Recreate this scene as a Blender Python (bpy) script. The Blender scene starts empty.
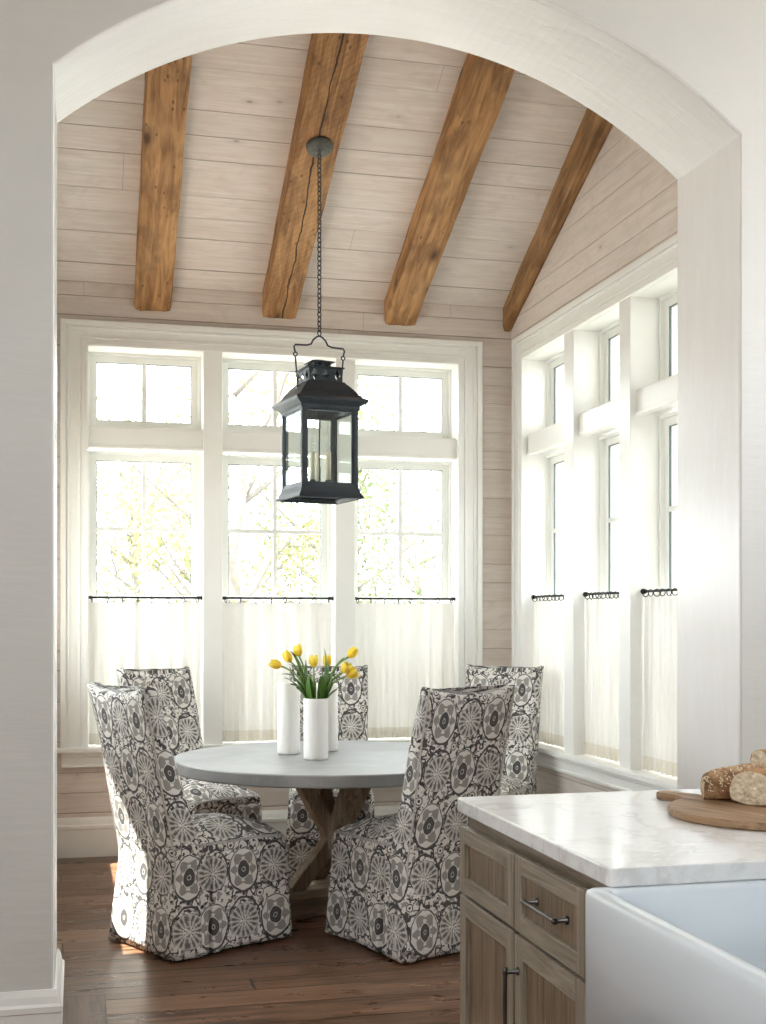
import bpy, bmesh, math, random
from math import sin, cos, pi, atan, atan2, sqrt, radians, hypot, floor
from mathutils import Vector, Matrix, noise
random.seed(7)
C = bpy.context.scene.collection
BY = 7.724      # inner face of the back wall
RX = 2.751      # inner face of the right wall
LX = -0.303     # inner face of the left wall
A0, A1 = 4.15, 4.65   # front and back face of the arch wall
K = 0.49        # slope of the ceiling

# ------------------------------------------------------------------ node helpers
class E:
    nt = None
    def __init__(s, k): s.k = k
    def __add__(a, b): return m('ADD', a, b)
    def __radd__(a, b): return m('ADD', b, a)
    def __sub__(a, b): return m('SUBTRACT', a, b)
    def __rsub__(a, b): return m('SUBTRACT', b, a)
    def __mul__(a, b): return m('MULTIPLY', a, b)
    def __rmul__(a, b): return m('MULTIPLY', b, a)
    def __truediv__(a, b): return m('DIVIDE', a, b)
    def __gt__(a, b): return m('GREATER_THAN', a, b)
    def __lt__(a, b): return m('LESS_THAN', a, b)
def put(inp, v):
    if isinstance(v, E): E.nt.links.new(v.k, inp)
    else: inp.default_value = v
def m(op, a, b=None, c=None):
    n = E.nt.nodes.new('ShaderNodeMath'); n.operation = op
    put(n.inputs[0], a)
    if b is not None: put(n.inputs[1], b)
    if c is not None: put(n.inputs[2], c)
    return E(n.outputs[0])
def band(v, lo, hi): return (v > lo) * (v < hi)
def smooth(v, lo, hi):
    n = E.nt.nodes.new('ShaderNodeMapRange'); n.interpolation_type = 'SMOOTHSTEP'
    put(n.inputs['Value'], v); n.inputs['From Min'].default_value = lo; n.inputs['From Max'].default_value = hi
    return E(n.outputs[0])
def coords(kind='Object'):
    t = E.nt.nodes.new('ShaderNodeTexCoord'); s = E.nt.nodes.new('ShaderNodeSeparateXYZ')
    E.nt.links.new(t.outputs[kind], s.inputs[0])
    return [E(o) for o in s.outputs]
def comb(x, y, z):
    n = E.nt.nodes.new('ShaderNodeCombineXYZ')
    for i, v in zip(n.inputs, (x, y, z)): put(i, v)
    return E(n.outputs[0])
def noise_(vec, scale, detail=3.0, rough=0.55, dist=0.0):
    n = E.nt.nodes.new('ShaderNodeTexNoise'); put(n.inputs['Vector'], vec)
    n.inputs['Scale'].default_value = scale; n.inputs['Detail'].default_value = detail
    n.inputs['Roughness'].default_value = rough; n.inputs['Distortion'].default_value = dist
    return E(n.outputs[0])
def white(v):
    n = E.nt.nodes.new('ShaderNodeTexWhiteNoise'); n.noise_dimensions = '1D'; put(n.inputs['W'], v)
    return E(n.outputs['Value'])
def voro(vec, scale, rnd=1.0):
    n = E.nt.nodes.new('ShaderNodeTexVoronoi'); put(n.inputs['Vector'], vec)
    n.inputs['Scale'].default_value = scale; n.inputs['Randomness'].default_value = rnd
    return E(n.outputs['Distance'])
def mix(f, a, b):
    n = E.nt.nodes.new('ShaderNodeMix'); n.data_type = 'RGBA'
    put(n.inputs[0], f)
    for i, v in ((6, a), (7, b)):
        if isinstance(v, E): E.nt.links.new(v.k, n.inputs[i])
        else: n.inputs[i].default_value = (*v, 1)
    return E(n.outputs[2])
def begin(name):
    ma = bpy.data.materials.new(name); ma.use_nodes = True
    E.nt = ma.node_tree
    return ma, ma.node_tree.nodes['Principled BSDF']
def finish(p, col=None, rough=None, bump=None, bdist=0.002, bstr=1.0):
    if col is not None:
        if isinstance(col, E): E.nt.links.new(col.k, p.inputs['Base Color'])
        else: p.inputs['Base Color'].default_value = (*col, 1)
    if rough is not None: put(p.inputs['Roughness'], rough)
    if bump is not None:
        b = E.nt.nodes.new('ShaderNodeBump'); b.inputs['Distance'].default_value = bdist
        b.inputs['Strength'].default_value = bstr
        E.nt.links.new(bump.k, b.inputs['Height']); E.nt.links.new(b.outputs[0], p.inputs['Normal'])

MAT = {}
def simple(name, col, rough=0.5, metal=0.0, nscale=None, namt=0.08, bump=0.0):
    ma, p = begin(name)
    c = col; bm_ = None
    if nscale:
        x, y, z = coords(); n = noise_(comb(x, y, z), nscale, 4)
        c = mix(n, tuple(v * (1 - namt) for v in col), tuple(min(1, v * (1 + namt)) for v in col))
        if bump: bm_ = n
    finish(p, c, rough, bm_, bump or 0.001)
    p.inputs['Metallic'].default_value = metal
    MAT[name] = ma
    return ma

def plank_mat(name, along, across, width, base, light, dark_seam, seam=0.0035, joint=2.3, off=0.0):
    """whitewashed boards: along / across are indices of the object axes"""
    ma, p = begin(name)
    c = coords(); a = c[along]; t = c[across]; o = c[3 - along - across]
    q = t / width + off
    q = q + 0.16 * m('SINE', q * 2.1)
    i = m('FLOOR', q); f = q - i
    rnd = white(i * 1.37 + 3.1); rnd2 = white(i * 2.71 + 11.7)
    wob = noise_(comb(a * 1.5, i, 0.0), 1.5, 2) * 0.012
    d = m('MINIMUM', f + wob, 1.0 - f) * width
    sd = m('SUBTRACT', 1.0, smooth(d, seam * 0.35, seam * (1.15)))
    g1 = noise_(comb(a * 1.3, t * 34, i * 3.1), 1.6, 5, 0.62, 0.6)
    g2 = noise_(comb(a * 3.0 + rnd * 31, t * 7, i * 5.0), 1.3, 3, 0.5, 1.6)
    kn = voro(comb(a * 2.3 + rnd * 17, t * 4.6 + rnd2 * 9, o), 1.0)
    knot = m('SUBTRACT', 1.0, smooth(kn, 0.02, 0.06))
    halo = m('SUBTRACT', 1.0, smooth(kn, 0.04, 0.17))
    # butt joints
    aj = a / joint + rnd * 7.3
    fj = aj - m('FLOOR', aj)
    jt = (m('ABSOLUTE', fj - 0.5) * joint < 0.0012)
    col = mix(smooth(g1, 0.3, 0.72), base, light)
    col = mix(smooth(g2, 0.45, 0.75) * 0.5, col, tuple(v * 0.86 for v in base))
    col = mix(rnd * 0.28, col, tuple(v * 0.84 for v in base))
    col = mix(halo * 0.3, col, tuple(v * 0.7 for v in base))
    col = mix(knot * 0.55, col, (0.16, 0.11, 0.075))
    deep = smooth(rnd2, 0.25, 0.95) * 0.8 + 0.12
    col = mix(m('MAXIMUM', sd * deep, jt * 0.6), col, dark_seam)
    finish(p, col, 0.55 + g1 * 0.2, m('SUBTRACT', 1.0, sd) + g1 * 0.12, 0.003)
    MAT[name] = ma

def beam_mat(name, crack, seed, tone=1.0):
    ma, p = begin(name)
    x, y, z = coords()            # grain along y
    v = comb(x * 9 + seed, y * 0.9, z * 9)
    g = noise_(v, 2.6, 6, 0.62, 1.0)
    fine = noise_(comb(x * 60 + seed, y * 2.2, z * 60), 1.8, 4, 0.6)
    big = noise_(comb(x * 2, y * 1.1 + seed, z * 2), 1.7, 3)
    kn = voro(comb(x * 6.5 + seed * 1.7, y * 2.8, z * 6.5), 1.0)
    knot = m('SUBTRACT', 1.0, smooth(kn, 0.05, 0.16)); halo = m('SUBTRACT', 1.0, smooth(kn, 0.1, 0.34))
    pit = m('SUBTRACT', 1.0, smooth(voro(comb(x * 22 + seed, y * 12, z * 22), 1.0), 0.08, 0.20)) * smooth(noise_(comb(x, y * 1.0 + seed, z), 2.2, 2), 0.44, 0.56)
    col = mix(smooth(g, 0.3, 0.72), (0.23 * tone, 0.105 * tone, 0.037 * tone), (0.56 * tone, 0.31 * tone, 0.125 * tone))
    col = mix(smooth(big, 0.45, 0.7) * 0.5, col, (0.64 * tone, 0.39 * tone, 0.18 * tone))
    col = mix(smooth(fine, 0.55, 0.75) * 0.45, col, (0.10, 0.05, 0.02))
    pat = noise_(comb(x * 3 + 7, y * 1.6 + seed, z * 3), 2.4, 3)
    col = mix(smooth(pat, 0.50, 0.68) * 0.5, col, (0.13 * tone, 0.06 * tone, 0.025 * tone))
    col = mix(halo * 0.6, col, (0.15, 0.07, 0.028))
    col = mix(knot * 0.8, col, (0.05, 0.025, 0.012))
    col = mix(pit * 0.7, col, (0.06, 0.03, 0.015))
    h = g * 0.6 + fine * 0.4
    if crack:
        w = noise_(comb(y * 1.0, seed, 0.0), 2.2, 5) - 0.5
        line = m('ABSOLUTE', x - 0.012 + w * 0.11)
        wid = noise_(comb(y * 3.0, seed + 4, 0.0), 2.0, 2) * 0.009
        ck = line < wid
        col = mix(ck * 0.92, col, (0.02, 0.012, 0.008))
        saw = m('SINE', (y + x * 0.9) * 150 + noise_(comb(x, y, z), 4, 2) * 9)
        col = mix(smooth(saw, 0.4, 1.0) * 0.16, col, (0.12, 0.055, 0.022))
        h = h - ck * 2.0 + saw * 0.08
    finish(p, col, 0.72, h, 0.006)
    MAT[name] = ma

def fabric_mat():
    ma, p = begin('suzani_fabric')
    u, v, _ = coords('UV')
    wn = E.nt.nodes.new('ShaderNodeTexNoise'); E.nt.links.new(comb(u, v, 0.0).k, wn.inputs['Vector'])
    wn.inputs['Scale'].default_value = 22; wn.inputs['Detail'].default_value = 2
    sp = E.nt.nodes.new('ShaderNodeSeparateXYZ'); E.nt.links.new(wn.outputs['Color'], sp.inputs[0])
    u = u + (E(sp.outputs[0]) - 0.5) * 0.017; v = v + (E(sp.outputs[1]) - 0.5) * 0.017
    CW, CH = 0.152, 0.222
    uu = u / CW; vv = v / CH
    iu = m('FLOOR', uu); iv = m('FLOOR', vv)
    x = (uu - iu - 0.5) * CW; y = (vv - iv - 0.5) * CH
    par = m('FLOORED_MODULO', iu + iv, 2.0)          # 0 oval, 1 star
    oval = par < 0.5
    star = par > 0.5
    th = m('ARCTAN2', y, x)
    ro = m('SQRT', (x * x) / (0.069 ** 2) + (y * y) / (0.094 ** 2))
    rs = m('SQRT', x * x + y * y * 0.86) / 0.069
    n1 = noise_(comb(u, v, 0.0), 44, 1); n2 = noise_(comb(u, v, 3.7), 40, 1); n3 = noise_(comb(u, v, 8.2), 17, 1)
    # background scribble of leaves and tendrils
    ridge = m('ABSOLUTE', n3 - 0.5)
    dark = (ridge < 0.026) * 1.0
    leaf = (n1 > 0.595) * 1.0
    mid = (n2 > 0.56) * 1.0
    inside = m('MAXIMUM', oval * (ro < 1.04), star * (rs < 1.0))
    outm = 1.0 - inside
    leafd = m('MAXIMUM', dark, leaf) * outm
    midm = mid * outm
    # oval medallion
    pet = m('COSINE', th * 6.0)
    petals = oval * (band(ro, 0.44, 0.93) * (ro < 0.80 + 0.13 * pet))
    core = oval * (ro < 0.40)
    halo_dots = oval * (band(ro, 0.45, 0.58) * (m('COSINE', th * 6.0 + 3.14) > 0.50))
    dot = oval * (ro < 0.055)
    ring = oval * m('MAXIMUM', band(ro, 0.965, 1.02), (y < 0.03) * band(ro, 0.965, 1.075))
    petedge = oval * (m('ABSOLUTE', ro - (0.80 + 0.13 * pet)) < 0.018)
    # star medallion
    sp1 = (m('COSINE', th * 15.0) > (rs - 0.62) * 2.6 - 0.75) * band(rs, 0.60, 0.96)
    sp2 = (m('COSINE', th * 7.5) > 0.1) * band(rs, 0.06, 0.30)
    sp3 = (m('COSINE', th * 15.0) > 0.35) * band(rs, 0.36, 0.86)
    sring = band(rs, 0.985, 1.04) * (n2 > 0.42)
    # arch tendril over the stars
    ra = m('SQRT', (x * x) / (0.076 ** 2) + (y * y) / (0.100 ** 2))
    arch = star * (m("ABSOLUTE", ra - 1.0) < 0.048) * (y > -0.02)
    # small curled circles at every second corner
    cx = (m('FLOORED_MODULO', uu + 0.5, 1.0) - 0.5) * CW
    cy = (m('FLOORED_MODULO', vv + 0.5, 1.0) - 0.5) * CH
    pc = m('FLOORED_MODULO', m('FLOOR', uu + 0.5) + m('FLOOR', vv + 0.5), 2.0) > 0.5
    rc = m('SQRT', (cx * cx) + (cy * cy))
    clear = pc * (rc < 0.021)
    curl = pc * m('MAXIMUM', band(rc, 0.0135, 0.0185), rc < 0.0065)
    grey = m('MAXIMUM', m('MAXIMUM', petals, star * sp1), midm)
    base = (0.72, 0.70, 0.665); lm = (0.235, 0.22, 0.20); mg = (0.075, 0.07, 0.067); dk = (0.026, 0.023, 0.025)
    col = mix(grey * (0.78 + n1 * 0.2), base, lm)
    col = mix(star * band(rs, 0.30, 0.96) * 0.32, col, lm)
    col = mix(petedge * 0.6, col, base)
    col = mix(m('MAXIMUM', star * sp3, star * sp2) * 0.75, col, mg)
    dk_all = m('MAXIMUM', m('MAXIMUM', leafd, core), m('MAXIMUM', ring, m('MAXIMUM', arch, star * sring * 0.7)))
    col = mix(halo_dots, col, base)
    col = mix(dk_all * 0.93, col, dk)
    col = mix(oval * band(ro, 0.085, 0.125) * 0.8, col, base)
    col = mix(clear, col, base)
    col = mix(curl * 0.92, col, dk)
    weave = noise_(comb(u * 1.0, v * 1.0, 0.0), 900, 1)
    big = noise_(comb(u, v, 1.0), 9, 3)
    finish(p, col, 0.9, weave * 0.15 + big, 0.006, 0.7)
    p.inputs['Sheen Weight'].default_value = 0.15
    MAT['fabric'] = ma

def make_materials():
    simple('welt', (0.50, 0.48, 0.45), 0.9, nscale=60, namt=0.6)
    simple('white_paint', (0.83, 0.825, 0.795), 0.32, nscale=9, namt=0.02)
    simple('sash_paint', (0.82, 0.825, 0.79), 0.4)
    simple('spacer', (0.10, 0.13, 0.13), 0.4)
    simple('iron', (0.012, 0.014, 0.018), 0.45, 0.5, nscale=60, namt=0.3, bump=0.0006)
    simple('lantern_metal', (0.036, 0.046, 0.058), 0.42, 0.25, nscale=28, namt=0.35, bump=0.0008)
    simple('canopy_metal', (0.13, 0.14, 0.13), 0.6, 0.5, nscale=90, namt=0.5, bump=0.001)
    simple('candle', (0.80, 0.74, 0.60), 0.6)
    simple('ceramic', (0.86, 0.85, 0.83), 0.45, nscale=220, namt=0.02, bump=0.0012)
    simple('sink', (0.68, 0.735, 0.78), 0.10)
    simple('handle_metal', (0.10, 0.095, 0.09), 0.32, 1.0, nscale=80, namt=0.3)
    simple('leaf_green', (0.075, 0.18, 0.022), 0.45, nscale=25, namt=0.35)
    simple('stem_green', (0.19, 0.32, 0.075), 0.45)
    simple('stucco', (0.62, 0.60, 0.56), 0.8)
    simple('bark', (0.17, 0.155, 0.14), 0.9, nscale=14, namt=0.4, bump=0.01)
    simple('kitchen_ceiling', (0.80, 0.79, 0.77), 0.7)
    # painted plaster of the kitchen
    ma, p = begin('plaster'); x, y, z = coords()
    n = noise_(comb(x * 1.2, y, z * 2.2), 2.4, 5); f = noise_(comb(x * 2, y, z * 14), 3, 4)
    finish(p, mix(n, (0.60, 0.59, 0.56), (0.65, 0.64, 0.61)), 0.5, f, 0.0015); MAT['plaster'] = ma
    ma, p = begin('arch_lining'); x, y, z = coords()
    n = noise_(comb(x * 1.4, y * 7, z * 1.4), 2.6, 6, 0.6, 0.8)
    finish(p, mix(smooth(n, 0.3, 0.75), (0.84, 0.83, 0.815), (0.87, 0.86, 0.85)), 0.22, n, 0.002); MAT['arch_lining'] = ma
    plank_mat('wall_planks', 0, 2, 0.1424, (0.68, 0.595, 0.53), (0.78, 0.72, 0.665), (0.20, 0.13, 0.085), seam=0.0035, off=0.3)
    plank_mat('side_planks', 1, 2, 0.1424, (0.68, 0.595, 0.53), (0.78, 0.72, 0.665), (0.34, 0.25, 0.18), seam=0.0035, off=0.3)
    plank_mat('ceiling_planks', 0, 1, 0.200, (0.72, 0.64, 0.575), (0.83, 0.78, 0.735), (0.20, 0.12, 0.075), seam=0.0045, joint=4.7)
    beam_mat('beam_plain', False, 2.3); beam_mat('beam_cracked', True, 5.1, 0.92); beam_mat('beam_knotty', False, 9.4); beam_mat('beam_dark', False, 15.3, 0.78)
    fabric_mat()
    # weathered timber of the table base
    for nm, ax, tone in (('trestle_wood', 2, 1.0), ('base_wood', 0, 1.0)):
        ma, p = begin(nm); c = coords(); q = [v * 26 for v in c]; q[ax] = c[ax] * 2.2
        g = noise_(comb(*q), 1.4, 6, 0.6, 0.8); b = noise_(comb(*c), 7, 3)
        col = mix(smooth(g, 0.3, 0.72), (0.17, 0.13, 0.09), (0.44, 0.35, 0.26))
        col = mix(smooth(b, 0.45, 0.7) * 0.4, col, (0.30, 0.20, 0.115))
        finish(p, col, 0.75, g, 0.003); MAT[nm] = ma
    # zinc / concrete table top
    ma, p = begin('zinc'); x, y, z = coords()
    n = noise_(comb(x, y, z), 3.2, 5, 0.6, 0.6); f = noise_(comb(x * 5, y * 60, z), 1.3, 4)
    col = mix(smooth(n, 0.3, 0.7), (0.23, 0.235, 0.24), (0.33, 0.335, 0.34))
    finish(p, mix(smooth(f, 0.5, 0.8) * 0.3, col, (0.42, 0.42, 0.42)), 0.36 + n * 0.15, f, 0.0008)
    p.inputs['Metallic'].default_value = 0.15; MAT['zinc'] = ma
    # marble
    ma, p = begin('marble'); x, y, z = coords()
    w = noise_(comb(x, y, z), 2.2, 5, 0.6, 0.5)
    v1 = m('ABSOLUTE', noise_(comb(x * 1.5 + w * 1.2, y * 0.8 + w, z * 0.8), 2.6, 5, 0.55) - 0.5)
    v2 = m('ABSOLUTE', noise_(comb(x * 0.8 - w, y * 1.6, z + 4.0), 6.5, 5, 0.6) - 0.5)
    vein = m('SUBTRACT', 1.0, smooth(v1, 0.0, 0.05)); vein2 = m('SUBTRACT', 1.0, smooth(v2, 0.0, 0.03))
    col = mix(smooth(w, 0.35, 0.7), (0.735, 0.74, 0.74), (0.79, 0.80, 0.805))
    col = mix(vein * 0.42, col, (0.50, 0.485, 0.46)); col = mix(vein2 * 0.22, col, (0.56, 0.54, 0.51))
    finish(p, col, 0.12); MAT['marble'] = ma
    # cabinet timber, grain along z or y
    for nm, ax, lo, hi in (('cabinet_v', 2, (0.15, 0.122, 0.085), (0.34, 0.29, 0.225)), ('cabinet_h', 1, (0.15, 0.122, 0.085), (0.34, 0.29, 0.225)),
                           ('panel_wood', 2, (0.105, 0.068, 0.042), (0.25, 0.175, 0.115)), ('rail_wood', 1, (0.13, 0.095, 0.065), (0.25, 0.19, 0.135))):
        ma, p = begin(nm); c = coords(); q = [v * 30 for v in c]; q[ax] = c[ax] * 1.6
        g = noise_(comb(*q), 1.6, 6, 0.62, 1.2); b = noise_(comb(*[v * 2.2 for v in c]), 2.0, 3)
        col = mix(smooth(g, 0.3, 0.72), lo, hi)
        col = mix(smooth(b, 0.5, 0.75) * 0.3, col, (0.36, 0.27, 0.17))
        finish(p, col, 0.42, g, 0.0012); MAT[nm] = ma
    # floor boards along x, with a border board along y at the threshold
    ma, p = begin('floor_boards'); x, y, z = coords()
    kit = (y < 4.86)
    border = kit * (x < 0.105)
    def boards(a, t, w, jl, seam):
        q = t / w + 0.13 * m('SINE', t / w * 1.9)
        i = m('FLOOR', q); f = q - i
        r = white(i * 1.91 + 5.0)
        aj = a / jl + r * 5.7; k = m('FLOOR', aj); fj = aj - k
        r2 = white(i * 1.91 + k * 7.7)
        d = m('MINIMUM', m('MINIMUM', f, 1.0 - f) * w, m('MINIMUM', fj, 1.0 - fj) * jl)
        return i + k * 3.3, r2, m('SUBTRACT', 1.0, smooth(d, seam * 0.3, seam))
    i1, r1, s1 = boards(x, y + 0.04, 0.185, 2.3, 0.0075)
    i2, r2, s2 = boards(y, x - 0.105, 0.30, 2.6, 0.006)
    pick = lambda a, b: a + (b - a) * border
    g1 = noise_(comb(x * 1.5, y * 24, i1), 1.5, 6, 0.62, 0.9)
    g2 = noise_(comb(x * 24, y * 1.5, i2), 1.5, 6, 0.62, 0.9)
    g = pick(g1, g2); r = pick(r1, r2); s = pick(s1, s2)
    edge = (m('ABSOLUTE', y - 4.86) < 0.004)
    s = m('MAXIMUM', s, edge)
    wear = noise_(comb(x * 2.5, y * 5, z), 1.6, 5, 0.6)
    col = mix(smooth(g, 0.28, 0.72), (0.045, 0.02, 0.011), (0.27, 0.14, 0.078))
    col = mix(smooth(r, 0.35, 1.0) * 0.55, col, (0.30, 0.17, 0.10)); col = mix(smooth(1.0 - r, 0.55, 1.0) * 0.5, col, (0.05, 0.022, 0.012))
    col = mix(smooth(wear, 0.52, 0.75) * 0.35, col, (0.27, 0.165, 0.105))
    col = mix(s * 0.9, col, (0.012, 0.007, 0.005))
    finish(p, col, 0.17 + wear * 0.26, m('SUBTRACT', 1.0, s) + g * 0.3 + wear * 0.5, 0.0035, 0.6); MAT['floor'] = ma
    # cafe curtain linen
    ma, p = begin('linen'); x, y, z = coords()
    nt = E.nt; hem = (z < 0.735) * 1.0
    wv = noise_(comb(x * 40, y * 40, z * 3), 6, 3)
    col = mix(wv, (0.82, 0.80, 0.755), (0.87, 0.855, 0.82)); col = mix(hem * 0.6, col, (0.66, 0.60, 0.50))
    df = nt.nodes.new('ShaderNodeBsdfDiffuse'); tl = nt.nodes.new('ShaderNodeBsdfTranslucent'); tr = nt.nodes.new('ShaderNodeBsdfTransparent')
    nt.links.new(col.k, df.inputs[0]); nt.links.new(col.k, tl.inputs[0])
    m1 = nt.nodes.new('ShaderNodeMixShader'); m1.inputs[0].default_value = 0.075
    nt.links.new(df.outputs[0], m1.inputs[1]); nt.links.new(tl.outputs[0], m1.inputs[2])
    m2 = nt.nodes.new('ShaderNodeMixShader'); put(m2.inputs[0], 0.022 - hem * 0.02)
    nt.links.new(m1.outputs[0], m2.inputs[1]); nt.links.new(tr.outputs[0], m2.inputs[2])
    nt.links.new(m2.outputs[0], nt.nodes['Material Output'].inputs[0]); MAT['linen'] = ma
    # glass: clear with a fresnel sheen
    for nm, tint, refl in (('window_glass', (0.97, 0.985, 0.975), 1.0), ('lantern_glass', (0.95, 0.975, 0.965), 1.0)):
        ma, p = begin(nm); nt = E.nt
        tr = nt.nodes.new('ShaderNodeBsdfTransparent'); tr.inputs[0].default_value = (*tint, 1)
        gl = nt.nodes.new('ShaderNodeBsdfGlossy'); gl.inputs['Roughness'].default_value = 0.02
        lw = nt.nodes.new('ShaderNodeLayerWeight'); lw.inputs[0].default_value = 0.5
        fac = m('POWER', E(lw.outputs['Facing']), 5.0) * 0.55 + 0.04
        mx = nt.nodes.new('ShaderNodeMixShader')
        nt.links.new(fac.k, mx.inputs[0]); nt.links.new(tr.outputs[0], mx.inputs[1]); nt.links.new(gl.outputs[0], mx.inputs[2])
        nt.links.new(mx.outputs[0], nt.nodes['Material Output'].inputs[0]); MAT[nm] = ma
    # tulip petals
    ma, p = begin('petal'); x, y, z = coords('UV')
    finish(p, mix(y, (0.92, 0.60, 0.035), (0.95, 0.74, 0.07)), 0.5)
    p.inputs['Subsurface Weight'].default_value = 0.25; p.inputs['Subsurface Radius'].default_value = (0.01, 0.006, 0.002); MAT['petal'] = ma
    # foliage
    for nm, a, b in (('foliage_yellow', (0.17, 0.18, 0.08), (0.30, 0.30, 0.16)), ('foliage_green', (0.12, 0.15, 0.075), (0.21, 0.24, 0.135)), ('foliage_pale', (0.24, 0.26, 0.19), (0.34, 0.36, 0.27)), ('grass', (0.20, 0.30, 0.09), (0.34, 0.42, 0.16))):
        ma, p = begin(nm); x, y, z = coords(); nt = E.nt
        n = noise_(comb(x, y, z), 5, 3); col = mix(smooth(n, 0.35, 0.65), a, b)
        df = nt.nodes.new('ShaderNodeBsdfDiffuse'); tl = nt.nodes.new('ShaderNodeBsdfTranslucent')
        nt.links.new(col.k, df.inputs[0]); nt.links.new(col.k, tl.inputs[0])
        m1 = nt.nodes.new('ShaderNodeMixShader'); m1.inputs[0].default_value = 0.4 if nm != 'grass' else 0.0
        nt.links.new(df.outputs[0], m1.inputs[1]); nt.links.new(tl.outputs[0], m1.inputs[2])
        nt.links.new(m1.outputs[0], nt.nodes['Material Output'].inputs[0]); MAT[nm] = ma
    # board and breads
    ma, p = begin('board_wood'); x, y, z = coords()
    g = noise_(comb(x * 1.6, y * 26, z * 26), 1.6, 6, 0.6, 1.0)
    k = voro(comb(x * 3, y * 9, z), 1.3)
    col = mix(smooth(g, 0.3, 0.7), (0.17, 0.09, 0.042), (0.38, 0.24, 0.13))
    col = mix(m('SUBTRACT', 1.0, smooth(k, 0.05, 0.2)) * 0.5, col, (0.14, 0.07, 0.03))
    finish(p, col, 0.5, g, 0.001); MAT['board_wood'] = ma
    ma, p = begin('crust'); x, y, z = coords()
    n = noise_(comb(x, y, z), 18, 4); n2 = noise_(comb(x, y, z), 90, 3)
    finish(p, mix(smooth(n, 0.3, 0.7), (0.30, 0.125, 0.038), (0.55, 0.31, 0.12)), 0.6, n2, 0.003); MAT['crust'] = ma
    ma, p = begin('crumb'); x, y, z = coords()
    n = voro(comb(x, y, z), 70); n2 = noise_(comb(x, y, z), 34, 4)
    col = mix(smooth(n2, 0.3, 0.7), (0.58, 0.47, 0.32), (0.80, 0.72, 0.56)); col = mix(m('SUBTRACT', 1.0, smooth(n, 0.12, 0.3)) * 0.5, col, (0.42, 0.31, 0.19))
    finish(p, col, 0.85, n, 0.006); MAT['crumb'] = ma
    ma, p = begin('seeded_crust'); x, y, z = coords()
    n = noise_(comb(x, y, z), 26, 4); sd = voro(comb(x * 1.0, y * 1.0, z * 1.0), 105)
    col = mix(smooth(n, 0.3, 0.7), (0.17, 0.075, 0.03), (0.46, 0.27, 0.13))
    finish(p, mix(smooth(n, 0.45, 0.75) * 0.5, col, (0.55, 0.40, 0.24)), 0.7, sd, 0.004); MAT['seeded_crust'] = ma
    simple('terrace', (0.30, 0.295, 0.28), 0.9, nscale=0.7, namt=0.15)
    simple('seed', (0.72, 0.62, 0.43), 0.6)

make_materials()

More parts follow.
